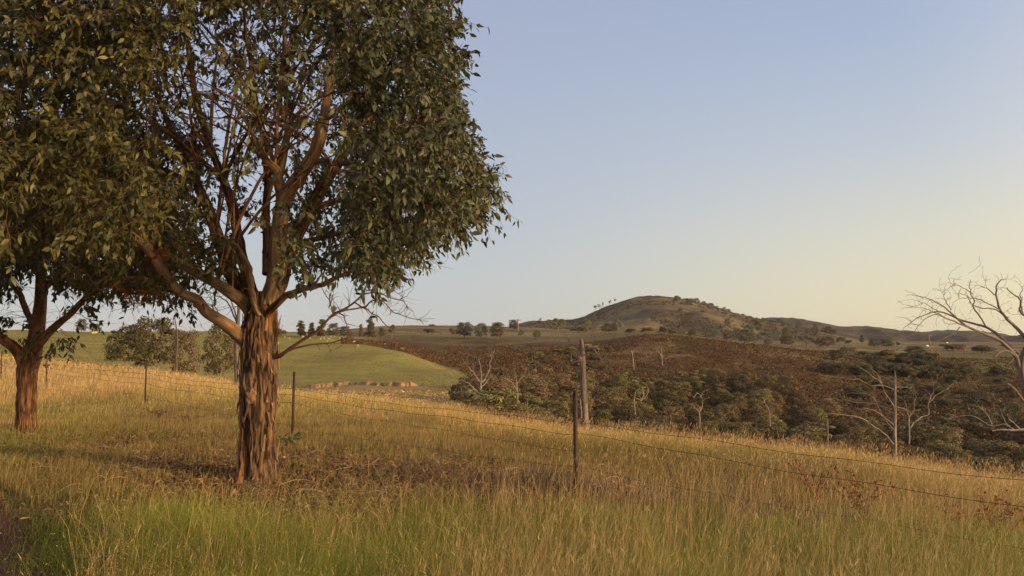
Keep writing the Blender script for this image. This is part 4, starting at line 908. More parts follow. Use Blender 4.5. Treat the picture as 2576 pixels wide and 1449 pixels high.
# tall grey trunk in the middle distance
b = at(1470, 1075, 62); b[2] = gz(b[0], b[1])
vb = proj(b)[1][0]
dead_tree("dead_tree", "tall thick grey dead trunk with a broken top above the valley woodland", b,
 [[(1474, vb + 10, 12, 0), (1472, 1075, 11, 0), (1469, 1000, 9.8, 0), (1467, 940, 8.6, 0), (1465, 900, 7.6, 0), (1464, 872, 6.5, 0), (1462, 856, 5.5, 0), (1460, 850, 2.5, 0)],
  w5([(655, 620, 2.5, 0), (665, 600, 2, 0), (720, 560, 1.5, 0), (770, 548, 1, 0)]), w5([(660, 700, 2.5, 0), (620, 685, 2, .3), (560, 670, 1.5, .5), (548, 610, 1.3, .5), (500, 608, .8, .6)]),
  w5([(690, 740, 2, 0), (720, 710, 1.7, -.5), (770, 730, 1.4, -1), (800, 770, 1, -1.2)]), w5([(680, 690, 1.6, 0), (720, 680, 1.2, .4), (790, 710, .9, .8), (850, 720, .7, 1)]),
  w5([(650, 780, 4, 0), (640, 800, 5, -.1), (655, 815, 4, -.2)]), w5([(640, 850, 2.5, 0), (620, 855, 2, -.3), (630, 845, 1, -.5)]), w5([(715, 770, 1.6, -.5), (670, 775, 2.5, 0)]),
  w5([(655, 1330, 3, -.3), (650, 1230, 3, -.3), (645, 1160, 2, -.3)]), w5([(730, 1280, 1.4, .3), (745, 1210, 1.2, .6), (770, 1140, .8, .8)])],
 62, 90, .9, col=(.19, .145, .12), trunk_ns=24, minr=.024, up=-.1, thin=.86)
# pale dead tree at right centre
b = ga(2252, 50); vb = proj(b)[1][0]
dead_tree("dead_tree", "silvery dead tree with long drooping bare limbs right of the valley", b,
 [[(2254, vb + 5, 12, 0), (2252, 1150, 9, 0), (2251, 1080, 7.5, 0), (2252, 1030, 6, 0), (2252, 975, 5, 0), (2252, 945, 4, 0), (2251, 932, 1.2, 0)],
  w6([(1205, 1230, 3, 0), (1150, 1150, 2.4, -.3), (1110, 1070, 2, -.6), (1080, 1010, 1.6, -.8), (1020, 960, 1.3, -1), (950, 920, 1, -1.2), (900, 880, .8, -1.3)]),
  w6([(1095, 1020, 1.5, -.7), (1050, 950, 1.2, -.8), (1000, 880, .9, -.8), (900, 830, .7, -.9)]),
  w6([(1200, 1080, 1.8, 0), (1110, 1045, 1.6, -.2), (1000, 1040, 1.3, -.5), (900, 985, 1.1, -.8), (800, 970, .9, -1), (725, 960, .7, -1.1)]),
  w6([(1200, 1290, 2.2, 0), (1080, 1220, 2, .4), (960, 1190, 1.6, .7), (820, 1180, 1.3, 1), (700, 1160, 1, 1.2), (600, 1115, .7, 1.3)]),
  w6([(1180, 1250, 1.6, .2), (1030, 1180, 1.5, .5), (960, 1110, 1.3, .7), (880, 1095, 1, .8), (790, 1120, .7, 1)]),
  w6([(1195, 1390, 2.2, -.2), (1080, 1300, 1.8, -.5), (1010, 1250, 1.4, -.8), (930, 1230, 1, -1), (870, 1225, .7, -1.1)]),
  w6([(1190, 1420, 2, -.2), (1120, 1340, 1.6, -.4), (1080, 1240, 1.3, -.5), (1020, 1150, 1, -.6)]),
  w6([(1200, 1560, 3.2, 0), (1090, 1440, 2.6, -1.2), (960, 1350, 2.2, -1.6), (850, 1300, 1.7, -2), (740, 1290, 1.3, -2.3), (620, 1300, .8, -2.5)]),
  w6([(1220, 1090, 2.5, 0), (1235, 1095, 2, -.1)]), w6([(1215, 1060, 2, 0), (1270, 1055, 1.6, .2), (1330, 1060, 1.2, .4), (1360, 1070, .8, .5)]),
  w6([(1225, 1230, 1.6, 0), (1300, 1250, 1.3, .3), (1360, 1290, 1, .5)]),
  w6([(1330, 1560, 4, .6), (1335, 1440, 3.4, .7), (1325, 1360, 2.8, .8), (1320, 1260, 1.8, 1), (1300, 1190, 1, 1)]),
  w6([(1340, 1420, 3, .7), (1400, 1340, 2.2, .9), (1500, 1290, 1.8, 1.2), (1490, 1200, 1.5, 1.4), (1530, 1110, 1.1, 1.5)]),
  w6([(1500, 1200, 1.3, 1.4), (1560, 1140, 1.2, 1.6), (1640, 1090, 1, 1.8), (1730, 1030, .7, 2)]),
  w6([(1330, 1320, 1.6, .8), (1380, 1250, 1.3, .9), (1385, 1170, 1, 1), (1395, 1110, .7, 1)])],
 50, 150, 1.1, col=(.26, .215, .18), minr=.007, thin=.55)
# big bare tree at the right edge
b = ga(2620, 30); vb = proj(b)[1][0]
r_ = [[(2640, vb + 5, 22, 0), (2615, 1150, 19, 0), (2596, 1050, 17, 0), (2580, 980, 15, 0), (2568, 930, 13, 0), (2580, 880, 11, 0), (2612, 820, 10, 0), (2650, 750, 8, 0), (2690, 680, 5, 0)],
  w6([(2330, 1010, 10, 0), (2290, 880, 9, 0), (2250, 760, 7.5, -.3), (2150, 660, 6.5, -.6), (2000, 600, 6, -.9), (1900, 545, 5, -1.1), (1770, 450, 4, -1.4), (1700, 380, 3, -1.6), (1600, 320, 2.4, -1.8), (1500, 280, 1.8, -2), (1410, 250, 1.2, -2.1)]),
  w6([(2290, 760, 7, 0), (2200, 680, 6, .3), (2080, 570, 5, .6), (1980, 520, 4.4, .8), (1850, 480, 3.8, 1), (1740, 440, 3.2, 1.2), (1620, 400, 2.5, 1.5), (1520, 410, 1.8, 1.7), (1400, 460, 1.4, 1.9), (1310, 520, .9, 2)]),
  w6([(1900, 545, 3.5, -1.1), (1760, 500, 3, -1.3), (1640, 440, 2.4, -1.5), (1530, 430, 1.8, -1.7), (1450, 480, 1.4, -1.8), (1355, 585, .9, -1.9)]),
  w6([(2000, 520, 3, .7), (1940, 420, 2.6, .7), (1900, 330, 2.2, .6), (1890, 230, 1.8, .5), (1860, 120, 1, .4)]),
  w6([(2350, 620, 7, .2), (2280, 540, 6, .2), (2200, 450, 5, .1), (2120, 350, 4, 0), (2080, 250, 3.2, 0), (2110, 180, 2.6, 0), (2160, 100, 1.5, 0)]),
  w6([(2080, 250, 2.2, 0), (2020, 190, 1.6, -.1), (1950, 160, 1, -.2)]),
  w6([(1890, 240, 1.8, .5), (1820, 190, 1.3, .5), (1710, 150, .9, .4)]),
  w6([(2130, 380, 2.5, 0), (2000, 310, 2, -.2), (1900, 270, 1.6, -.4), (1760, 280, 1, -.5)]),
  w6([(2200, 450, 3, .1), (2100, 380, 2.4, .3), (1950, 350, 2, .5), (1850, 300, 1.4, .6), (1790, 240, .9, .6)]),
  w6([(1700, 380, 2, -1.6), (1660, 310, 1.5, -1.6), (1630, 240, .9, -1.6)]), w6([(1600, 400, 1.6, 1.5), (1500, 340, 1.2, 1.6), (1430, 310, .8, 1.7)]),
  w6([(1640, 440, 1.6, -1.5), (1540, 390, 1.2, -1.6), (1440, 360, .8, -1.6)]),
  w6([(2270, 790, 4, -.2), (2180, 740, 3.4, -.7), (2090, 800, 2.4, -1), (2100, 850, 1.4, -1.1)]), w6([(2250, 730, 3, -.3), (2130, 690, 2.4, -.5), (2050, 700, 1.5, -.7)]),
  w6([(2260, 740, 3, 0), (2240, 820, 2, -.3), (2200, 860, 1.2, -.4)]),
  w6([(2335, 1180, 5, 0), (2270, 1090, 4, -.5), (2200, 1020, 2.5, -.9)]),
  w6([(2400, 560, 6, 0), (2380, 460, 5, 0), (2310, 400, 4, 0), (2290, 300, 3, 0), (2200, 190, 1.6, 0)]), w6([(2330, 420, 3, 0), (2320, 300, 2, .2), (2310, 190, 1.2, .3)]),
  w6([(2450, 520, 7, 0), (2460, 380, 5, 0), (2400, 250, 3, 0), (2410, 150, 1.5, 0)]), w6([(1780, 530, 2, -1.2), (1700, 600, 1.4, -1.3), (1570, 660, .8, -1.4)]),
  w6([(2100, 620, 3, -.7), (1960, 570, 2.2, -.9), (1860, 620, 1.6, -1), (1800, 690, .9, -1)])]
dead_tree("dead_tree", "large leafless tree with fine spreading branches cut off by the right edge", b, r_, 30, 420, .6, col=(.19, .15, .14), trunk_ns=16, minr=.006, thin=.66, up=-.15)
# fallen pale limbs at the right edge low down
b = ga(2540, 44)
dead_tree("dead_tree", "pale fallen dead tree lying low among bushes at the right edge", b,
 [w6([(2420, 1480, 5, 0), (2340, 1430, 4.5, 0), (2250, 1435, 3.5, 0), (2130, 1430, 2.6, 0), (2060, 1440, 1.5, 0)]),
  w6([(2250, 1430, 3, 0), (2160, 1380, 2.6, .2), (2060, 1390, 2, .4), (1990, 1360, 1.6, .6), (1900, 1320, 1.3, .8), (1800, 1310, 1.1, 1), (1670, 1340, .8, 1.2)]),
  w6([(2060, 1385, 1.6, .4), (2020, 1300, 1.2, .5), (1980, 1260, .8, .5)]), w6([(2190, 1390, 1.6, 0), (2160, 1330, 1.2, 0), (2140, 1280, .8, 0)]), w6([(2300, 1420, 2.4, 0), (2250, 1370, 1.8, -.3), (2200, 1330, 1, -.5)])],
 44, 60, .8, col=(.30, .26, .23), minr=.008, thin=.7)
# whitish dead tree at the near edge of the woodland
b = ga(1209, 68); vb = proj(b)[1][0]
dead_tree("dead_tree", "whitish twiggy dead tree in front of a dark bush at the woodland's left end", b,
 [w4([(2105, 1500, 3.4, 0), (2108, 1400, 3, 0), (2110, 1280, 2.4, 0), (2115, 1200, 2, 0), (2110, 1120, 1.2, 0), (2090, 1040, .7, 0)]),
  w4([(2110, 1260, 2, 0), (2170, 1190, 1.4, .3), (2190, 1100, 1, .4), (2205, 1030, .7, .4)]), w4([(2105, 1350, 2, 0), (2030, 1280, 1.5, -.4), (1960, 1230, 1, -.7), (1890, 1215, .7, -.8)]),
  w4([(2100, 1380, 1.8, 0), (2020, 1330, 1.4, -.5), (1930, 1330, 1, -.8), (1840, 1340, .7, -1)]), w4([(2110, 1250, 1.6, 0), (2050, 1170, 1.2, -.2), (2000, 1110, .8, -.3)]), w4([(2110, 1300, 1.6, 0), (2180, 1220, 1, .5)]),
  w4([(2105, 1410, 1.5, 0), (2010, 1400, 1.2, -.4), (1950, 1430, .8, -.6)])],
 68, 130, 1.0, col=(.30, .255, .22), minr=.012, thin=.85)
for u, wv, vt, lab in ((1180, 90, 945, "dark dense bush behind the whitish twiggy dead tree"), (1150, 50, 962, "low dark bush at the far left end of the woodland")):
    tree_px('round', 2, T_dark, u, 0, vt, wv, "bush", lab, "bush", Y=76 if u > 1160 else 74)
b = ga(1302, 76)
dead_tree("dead_tree", "pinkish bare twiggy tree between the whitish dead tree and the grey trunk", b,
 [w4([(2435, 1500, 3, 0), (2430, 1400, 2.4, 0), (2425, 1300, 2, 0), (2420, 1200, 1.2, 0), (2400, 1130, .7, 0)]), w4([(2430, 1320, 1.6, 0), (2380, 1250, 1.2, -.3), (2330, 1220, .8, -.5)]), w4([(2425, 1260, 1.4, 0), (2480, 1200, 1, .3), (2540, 1180, .7, .4)])], 76, 110, 1.1, col=(.26, .17, .14), minr=.014)
# thin white snags
def snag(lims, Y, lab, ntw=6, col=(.36, .29, .23)):
    q = lims[0]; b = at(q[0][0], q[0][1], Y); b[2] = gz(b[0], Y)
    dead_tree("dead_tree", lab, b, lims, Y, ntw, .8, col=col, minr=.022, thin=.75)
for L, r0, lab in [
 ([w5([(1119, 915, 1.6, 0), (1110, 830, 1.5, 0), (1103, 770, 1.2, 0), (1095, 730, .9, 0)]), w5([(1100, 760, 1, 0), (1090, 735, .8, 0)]), w5([(1103, 770, 1, 0), (1114, 735, .7, 0)])], 130, "white slender dead trunk with forked top, left one on the bracken slope"),
 ([w5([(1370, 875, 1.5, 0), (1362, 800, 1.3, 0), (1358, 705, 1, 0)]), w5([(1360, 790, 1.2, 0), (1340, 760, 1, 0), (1315, 735, .7, 0)])], 130, "white dead trunk with one raised side limb on the bracken slope"),
 ([w5([(565, 838, 1, 0), (565, 800, .9, 0), (566, 755, .7, 0)])], 130, "thin pale dead stick beside the tall grey trunk"),
 ([w5([(487, 925, .9, 0), (484, 900, .8, 0), (481, 880, .6, 0)])], 130, "short pale stub among the scrub left of the tall grey trunk")]:
    p = hit(L[0][0][0], L[0][0][1], r0); snag(L, p[1], lab, 4 if 'slender' in lab else 0)
snag([w5([(1128, 1300, 2, 0), (1122, 1150, 1.6, 0), (1135, 1090, 1.2, 0), (1170, 1070, .9, 0)]), w5([(1180, 1170, 1.3, 0), (1200, 1120, 1, 0), (1195, 1085, .8, 0)]), w5([(1180, 1175, 1.2, 0), (1220, 1140, 1.1, 0), (1245, 1080, .9, 0), (1235, 1050, .7, 0)]), w5([(1128, 1150, 1.2, 0), (1180, 1175, 1.2, 0)])], 84, "crooked white bare limbs among woodland right of the grey trunk", 14)
snag([w5([(1692, 1420, 2.4, 0), (1690, 1290, 2, 0), (1685, 1270, 1.7, 0), (1655, 1240, 1.3, 0), (1622, 1195, .8, 0)]), w5([(1690, 1280, 1.6, 0), (1712, 1230, 1.3, 0), (1716, 1165, .8, 0)]), w5([(1700, 1255, 1.2, 0), (1690, 1225, .8, 0)])], 64, "small white forked dead tree in the centre of the woodland", 10)
snag([w5([(2310, 1400, 1.6, 0), (2300, 1260, 1.3, 0), (2270, 1200, 1.1, 0), (2250, 1150, .8, 0)])], 80, "thin white leaning snag in the right part of the woodland", 5)
# grey dead tree and slim trunk hidden behind the big trunk
w3 = lambda L: [(a * .3333, 469.6 + b * .3333, c, d) for a, b, c, d in L]
b = ga(597, 38); vb = proj(b)[1][0]
dead_tree("dead_tree", "grey twiggy tree standing close behind the left of the big trunk", b,
 [[(598, vb + 4, 9, 0), (597, 950, 7.5, 0), (594, 880, 6, 0), (598, 820, 5, 0), (600, 760, 3.5, 0), (585, 700, 2, 0)],
  w3([(1790, 1130, 2.6, 0), (1700, 1000, 2, -.3), (1600, 900, 1.4, -.6), (1500, 860, .9, -.8)]), w3([(1790, 1040, 2.4, 0), (1720, 880, 1.8, .3), (1600, 800, 1.2, .5), (1530, 780, .8, .5)]), w3([(1790, 1000, 2, 0), (1700, 760, 1.4, .2), (1640, 640, .9, .3)]),
  w3([(1770, 1150, 2, 0), (1600, 1080, 1.4, -.6), (1450, 1130, 1, -1)])], 38, 160, 1.0, col=(.15, .12, .10), minr=.007)
b = ga(443, 56)
dead_tree("dead_tree", "slim bare tree beyond the fence between the forked tree and the big trunk", b,
 [w3([(1332, 1420, 5, 0), (1330, 1300, 4.5, 0), (1338, 1200, 3.4, 0), (1335, 1090, 2.4, 0), (1320, 990, 1.4, 0)]), w3([(1340, 1300, 2, 0), (1420, 1220, 1.6, 0), (1500, 1200, 1, 0)]), w3([(1335, 1200, 2, 0), (1250, 1120, 1.4, 0), (1200, 1050, .8, 0)])], 56, 50, 1.0, col=(.13, .10, .075), minr=.008, thin=.7)
b = ga(500, 54)
dead_tree("dead_tree", "small bleached fan-shaped dead bush on the paddock edge left of the big trunk", b,
 [w3([(1510, 1400, 2, 0), (1510, 1350, 1.4, 0), (1530, 1270, .8, 0)]), w3([(1508, 1380, 1.2, 0), (1450, 1320, .9, 0), (1410, 1290, .6, 0)]), w3([(1508, 1380, 1.2, 0), (1480, 1300, .9, 0), (1470, 1240, .6, 0)]), w3([(1510, 1380, 1.2, 0), (1570, 1320, .9, 0), (1600, 1290, .6, 0)])], 54, 50, .7, col=(.42, .33, .24), minr=.010)

# ------------------------------------------------------------------ poles, farm buildings, sheep
def util_pole(u, vb, vt, lab, lean=0, lamp=None, hw=2.2, Y=None):
    p = hit(u, vb, 200) if Y is None else at(u, vb, Y); Y = p[1]; g = gz(p[0], Y); t = at(u + lean, vt, Y); w = hw * Y / F; root = empty("utility_pole", (p[0], Y, g)); tag(root, lab, "utility pole")
    mb = MB(); tube(mb, [(p[0], Y, g - 1), (p[0] * .5 + t[0] * .5, Y, (g + t[2]) / 2), t], [w, w * .9, w * .75], 8, (.26, .18, .13)); mb.build("pole", M_wood, root, loc=(p[0], Y, g))
    mb = MB(); hh = w * 5; c = t - np.array([0, 0, w * 2]); tube(mb, [c - [hh, 0, 0], c + [hh, 0, 0]], w * .5, 4, (.2, .14, .1))
    for s in (-.9, 0, .9): tube(mb, [c + [hh * s, 0, 0], c + [hh * s, 0, w * 1.6]], w * .25, 5, (.5, .5, .5))
    mb.build("crossarm", M_wood, root, loc=(p[0], Y, g))
    return (p[0], Y, g), t
util_pole(1303, 834, 802, "brown utility pole with crossarm on the ridge left of the domed hill", hw=1.7)
util_pole(2343, 893, 841, "slightly leaning grey utility pole on the far field at right", lean=-7, hw=1.5)
b, t = util_pole(2383, 882, 862, "short pole carrying a lit yellow lamp on the far farm", hw=.9)
lp = empty("lamp", tuple(t)); tag(lp, "lit yellow farm lamp on a short pole far away at right", "lamp")
mb = MB(); th = np.linspace(0, pi, 8); s = 1.3 * b[1] / F
A, B2 = np.meshgrid(th, np.linspace(0, 2 * pi, 13)[:-1], indexing='ij'); V = np.stack([np.sin(A) * np.cos(B2), np.sin(A) * np.sin(B2), np.cos(A) * .7], -1) * s
i = np.arange(7)[:, None] * 12; j = np.arange(12)[None, :]; q = np.stack([i + j, i + 12 + j, i + 12 + (j + 1) % 12, i + (j + 1) % 12], -1).reshape(-1, 4)
mb.add(V.reshape(-1, 3), [q]); o = mb.build("bulb", M_lamp, lp)
mb = MB(); tube(mb, [(0, 0, s * .7), (0, 0, s * 1.4)], [s * 1.3, s * .3], 10, (.2, .2, .2)); mb.build("lamp_hood", M_post, lp)
def house(p, w, d, h, lab, wall, roof, rz=0):
    r = empty("farmhouse", p, rz); tag(r, lab, "house"); mb = MB(); x, y = w / 2, d / 2
    V = [(-x, -y, -.3), (x, -y, -.3), (x, y, -.3), (-x, y, -.3), (-x, -y, h), (x, -y, h), (x, y, h), (-x, y, h), (-x, 0, h * 1.55), (x, 0, h * 1.55)]
    mb.add(V, [[[0, 1, 5, 4], [1, 2, 6, 5], [2, 3, 7, 6], [3, 0, 4, 7]], [[4, 8, 7], [5, 6, 9]]], wall); mb.build("wall", M_wall, r, False)
    mb = MB(); e = w * .06; hz = h * 1.55 + .06
    for s in (-1, 1):
        V = [(-x - e, 0, hz), (x + e, 0, hz), (x + e, s * (y + e), h - .15), (-x - e, s * (y + e), h - .15)]; V = V + [(a, b_, c - .12) for a, b_, c in V]
        mb.add(V, [[[0, 1, 2, 3], [7, 6, 5, 4], [0, 4, 5, 1], [1, 5, 6, 2], [2, 6, 7, 3], [3, 7, 4, 0]]], roof)
    mb.build("roof", M_wall, r, False)
    for k in range(3):
        mb = MB(); cx = -x + w * (k + .5) / 3; ww = w * .07
        mb.add([(cx - ww, -y - .03, h * .3), (cx + ww, -y - .03, h * .3), (cx + ww, -y - .03, h * .8), (cx - ww, -y - .03, h * .8), (cx - ww, -y + .02, h * .3), (cx + ww, -y + .02, h * .3), (cx + ww, -y + .02, h * .8), (cx - ww, -y + .02, h * .8)], [[[0, 1, 2, 3], [3, 2, 6, 7], [0, 3, 7, 4], [1, 5, 6, 2], [0, 4, 5, 1]]], (.05, .06, .07)); mb.build("window", M_wall, r, False)
p = hit(238, 838, 150); _s = p[1] / F; house(p, 11 * _s, 8 * _s, 4 * _s, "tiny sunlit yellow farmhouse on the green hilltop at far left", (.75, .55, .2), (.6, .45, .25), .3)
p = hit(2333, 873, 300); _s = p[1] / F; house(p, 6 * _s, 5 * _s, 3 * _s, "tiny white-roofed shed beside the far leaning pole", (.5, .45, .4), (.75, .75, .72), .2)
def sheep_mesh():
    mb = MB()
    P = resample([(-.55, 0, .62), (-.35, 0, .66), (0, 0, .68), (.35, 0, .68), (.52, 0, .72), (.66, 0, .86), (.74, 0, .95), (.86, 0, .93), (.98, 0, .84)], 22)
    tube(mb, P, np.interp(np.linspace(0, 1, 22), [0, .1, .35, .6, .72, .82, .92, 1], [.12, .27, .30, .28, .17, .13, .11, .05]), 12, (.36, .31, .23))
    for x in (-.38, .36):
        for y in (-.13, .13): tube(mb, [(x, y, .55), (x + .02, y, .28), (x, y, 0)], [.085, .05, .04], 7, (.42, .36, .28))
    for y in (-1, 1): tube(mb, [(.78, y * .07, 1.0), (.74, y * .2, .98)], [.04, .02], 5, (.5, .43, .34))
    return mb
sm = None
for i, (u, v) in enumerate([(707, 846), (716, 852), (728, 855), (757, 848), (762, 851), (800, 856), (806, 857), (815, 855), (828, 856), (833, 851), (841, 849), (852, 855), (866, 861), (890, 863), (968, 868), (900, 874), (700, 868), (1012, 880), (780, 853), (822, 862)]):
    p = hit(u, v, 140)
    if sm is None: o = sheep_mesh().build("sheep", M_wool); sm = o.data
    else: o = bpy.data.objects.new("sheep", sm); COL.objects.link(o)
    o.location = p; o.rotation_euler = (0, 0, rng.uniform(0, 6.28)); s = rng.uniform(.55, .75); o.scale = (s, s, s)
    tag(o, "pale sheep grazing near the top of the green hill", "sheep", "sheep grazing on the green hill")

# eroded bank and stones
def bank():
    us = np.linspace(755, 1062, 260); mb = MB(); V = []; C = []; m = 14
    for u in us:
        e = smooth(755, 790, np.array([u]))[0] * (1 - smooth(1030, 1062, np.array([u]))[0]); Yc = 97 + 2.0 * sin(u * .03) + (fbm(u * .05, 0, 3, 3) - .5) * 4
        for k in range(m):
            t = k / (m - 1); y = Yc + t * 3.2; x = (u - 1288) / F * y; n = fbm(x * .9, t * 3, 5, 4)
            g = gz(x, y); prof = smooth(0, .5, np.array([t]))[0] * (1 - smooth(.75, 1, np.array([t]))[0]); V.append((x, y, g - .12 + .5 * prof * e * (.3 + 1.3 * n)))
            cc = np.array([.30, .17, .085]) * (.55 + .9 * n) if n > .42 else np.array([.20, .16, .06]); C.append(cc)
    V = np.array(V); i = np.arange(len(us) - 1)[:, None] * m; j = np.arange(m - 1)[None, :]; q = np.stack([i + j, i + m + j, i + m + j + 1, i + j + 1], -1).reshape(-1, 4)
    mb.add(V, [q], np.array(C)); return tag(mb.build("eroded_bank", M_ground), kind="structure")
bank()

# ------------------------------------------------------------------ grass and ground cover
BROW = [(_u, COLS[_u][4][0]) for _u in _us]
def img_points(n, Y0, Y1, pw=1.0, um=(-60, 2640)):
    """more points near, fewer far"""
    t = rng.random(n)
    Y = (Y0 ** (-pw) + t * (Y1 ** (-pw) - Y0 ** (-pw))) ** (-1 / pw); u = rng.uniform(um[0], um[1], n)
    return (u - 1288) / F * Y, Y, u
def blades(mb, x, y, h, w, bend, cb, ct, wind=(.10, .0)):
    n = len(x); z = H(x, y) - .015; a = rng.uniform(0, pi, n); s = np.stack([np.cos(a), np.sin(a), np.zeros(n)], 1)
    d = rng.normal(0, 1, (n, 3)) * bend[:, None]; d[:, 0] += wind[0]; d[:, 1] += wind[1]; d[:, 2] = 0
    B = np.stack([x, y, z], 1); up = np.array([0, 0, 1.0]); hh = h[:, None]; ww = w[:, None] * .5
    m = B + up * hh * .52 + d * hh * .30; tp = B + up * hh * (1 - .3 * np.minimum(bend, 1))[:, None] + d * hh * 1.0
    V = np.stack([B - s * ww, B + s * ww, m - s * ww * .8, m + s * ww * .8, tp], 1); i = np.arange(n)[:, None] * 5
    C = np.stack([cb, cb, cb * .5 + ct * .5, cb * .5 + ct * .5, ct], 1)
    mb.add(V.reshape(-1, 3), [i + [0, 1, 3, 2], i + [2, 3, 4]], C.reshape(-1, 3)); return m, tp
def heads(mb, m, tp, L, W, c):
    d = unit(tp - m); n = len(tp)
    leaf_mesh(mb, tp - d * L[:, None] * .5, d, rng.normal(0, 1, (n, 3)), L, W, c)
def colr(base, n, v=.3, h=.08): return np.array(base) * rng.uniform(1 - v, 1 + v, (n, 1)) * rng.uniform(1 - h, 1 + h, (n, 3))
STRAW = (.64, .45, .195); STRAW2 = (.44, .28, .11); GRN = (.095, .135, .012); GRN2 = (.27, .285, .042); DRYB = (.19, .115, .06)
def track_x(y): return np.interp(y, [2, 4, 6.35, 9.4, 13, 20, 90], [-2.0, -2.5, -3.6, -6.0, -9.5, -18, -110])     # right edge of the dirt track
def litter_d(x, y): nn = fbm(x * 1.3, y * 1.3, 77, 4); return (.5 + 1.35 * smooth(.34, .60, nn)) * (1.0 * np.exp(-(((x + 3.6) / 3.0) ** 2 + ((y - 11.4) / 1.5) ** 2)) + .95 * np.exp(-(((x + .9) / 2.4) ** 2 + ((y - 10.5) / 1.35) ** 2)) + .5 * np.exp(-(((x + 7.4) / 1.8) ** 2 + ((y - 14.2) / 1.3) ** 2)))
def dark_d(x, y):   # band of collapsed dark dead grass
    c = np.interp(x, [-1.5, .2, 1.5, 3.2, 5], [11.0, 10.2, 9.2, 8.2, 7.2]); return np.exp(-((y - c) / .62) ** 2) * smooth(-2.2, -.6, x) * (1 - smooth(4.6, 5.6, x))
def gold_field():
    mb = MB(); x, y, u = img_points(215000, 8.0, 78, 1.15, (-80, 2660)); bd = v_interp(BROW, u)
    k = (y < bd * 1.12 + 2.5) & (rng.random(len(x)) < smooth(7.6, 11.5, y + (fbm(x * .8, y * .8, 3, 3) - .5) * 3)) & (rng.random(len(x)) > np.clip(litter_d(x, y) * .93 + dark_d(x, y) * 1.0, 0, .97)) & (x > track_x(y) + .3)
    x, y = x[k], y[k]; n = len(x); pt = fbm(x * .25, y * .25, 8, 4); p2 = fbm(x * 1.5, y * 1.5, 2, 3)
    brn = np.clip(smooth(23, 14, y + np.maximum(x, -2) * 1.2) * smooth(-9.5, -6.5, x + (y - 14) * .3) * (.45 + 1.1 * fbm(x * .35, y * .35, 55, 4)), 0, .85); sh_ = (.72 + .5 * fbm(x * .5 + 40, y * .35, 6, 4))[:, None]; h = (.20 + .20 * pt + .20 * rng.random(n)) * (.75 + .5 * p2) * (.42 + .58 * smooth(14, 24, y + np.maximum(x, -2.0) * 2.6)) ; w = np.maximum(.0035, .00042 * y) * rng.uniform(.7, 1.4, n)
    g = smooth(.38, .60, pt + .14 * (p2 - .5) + .16 * smooth(18, 9, y)); g = np.clip(g * smooth(46, 14, y), 0, 1) * .75
    far = smooth(14, 32, y)[:, None]
    cb = lerp(colr(STRAW2, n, .3), colr(GRN, n, .3), np.clip(g + .15, 0, 1)); ct = lerp(colr(STRAW, n, .35), colr(GRN2, n, .3), g * .65); cb = lerp(cb, np.array([.16, .105, .045]), brn * .8) * sh_; ct = lerp(ct, np.array([.30, .20, .085]), brn * .75) * sh_
    m, tp = blades(mb, x, y, h, w, rng.uniform(.05, .42, n), cb, ct)
    r = rng.random(n) < .30 * smooth(13, 22, y + np.maximum(x, -2.0) * 2.2); q = np.nonzero(r)[0]; heads(mb, m[q], tp[q], rng.uniform(.04, .09, len(q)), np.maximum(.004, .00040 * y[q]) * rng.uniform(.7, 1.3, len(q)), colr((.64, .43, .18), len(q), .3))
    return tag(mb.build("dry_grass", M_grass), "golden dry grass covering the paddock beyond the fence", "grass", kind="stuff")
gold_field()
def brow_stems():
    # taller seeding stems standing up along the brow
    mb = MB(); n = 8000; u = rng.uniform(1100, 2660, n); bd = v_interp(BROW, u); y = bd * rng.uniform(.62, 1.10, n); x = (u - 1288) / F * y
    h = rng.uniform(.34, .66, n); m, tp = blades(mb, x, y, h, np.maximum(.004, .00022 * y), rng.uniform(.05, .35, n), colr(STRAW2, n), colr(STRAW, n)); heads(mb, m, tp, rng.uniform(.06, .12, n), rng.uniform(.007, .013, n), colr((.42, .26, .12), n, .35))
    return tag(mb.build("seeding_grass", M_grass), "taller seeding grass stems along the brow of the paddock", "grass", kind="stuff")
brow_stems()
def verge():
    mb = MB(); x, y, u = img_points(215000, 3.6, 17, 1.25, (-120, 2700)); lim = 10.4 + (fbm(x * .7, y * .7, 12, 3) - .5) * 2.5 - np.maximum(x, 0) * .35 + smooth(-4.5, -7.5, x) * 6.5
    tr = smooth(-.3, .5, x - track_x(y) + (fbm(x * 2, y * 2, 4, 2) - .5) * .7)
    k = (rng.random(len(x)) < smooth(.9, -.9, y - lim)) & (rng.random(len(x)) > litter_d(x, y) * .95) & (rng.random(len(x)) > dark_d(x, y) * .92) & (rng.random(len(x)) < tr)
    x, y = x[k], y[k]; n = len(x); pt = fbm(x * .55, y * .55, 21, 4); p2 = fbm(x * 2.2, y * 2.2, 31, 3)
    h = (.12 + .34 * rng.random(n)) * (.40 + 1.2 * p2) * (.5 + 1.0 * pt) * (.48 + .85 * smooth(9.0, 6.6, y)) * (.35 + .65 * smooth(0, 1.3, x - track_x(y))); w = np.maximum(.0024, .00042 * y) * rng.uniform(.6, 1.4, n)
    g = np.clip(smooth(.33, .52, pt) + .7 * smooth(9.0, 5.5, y) + .6 * smooth(-4, -7, x), 0, 1); cb = lerp(colr(STRAW2, n) * .6, colr(GRN, n), np.clip(g + .35, 0, 1)); ct = lerp(colr(STRAW, n) * .6, colr(GRN2, n), np.clip(g + .4, 0, 1) * .97)
    blades(mb, x, y, h, w, rng.uniform(.12, .95, n), cb, ct, wind=(.16, 0))
    return tag(mb.build("green_grass", M_grass), "soft green verge grass in the foreground", "grass", kind="stuff")
verge()
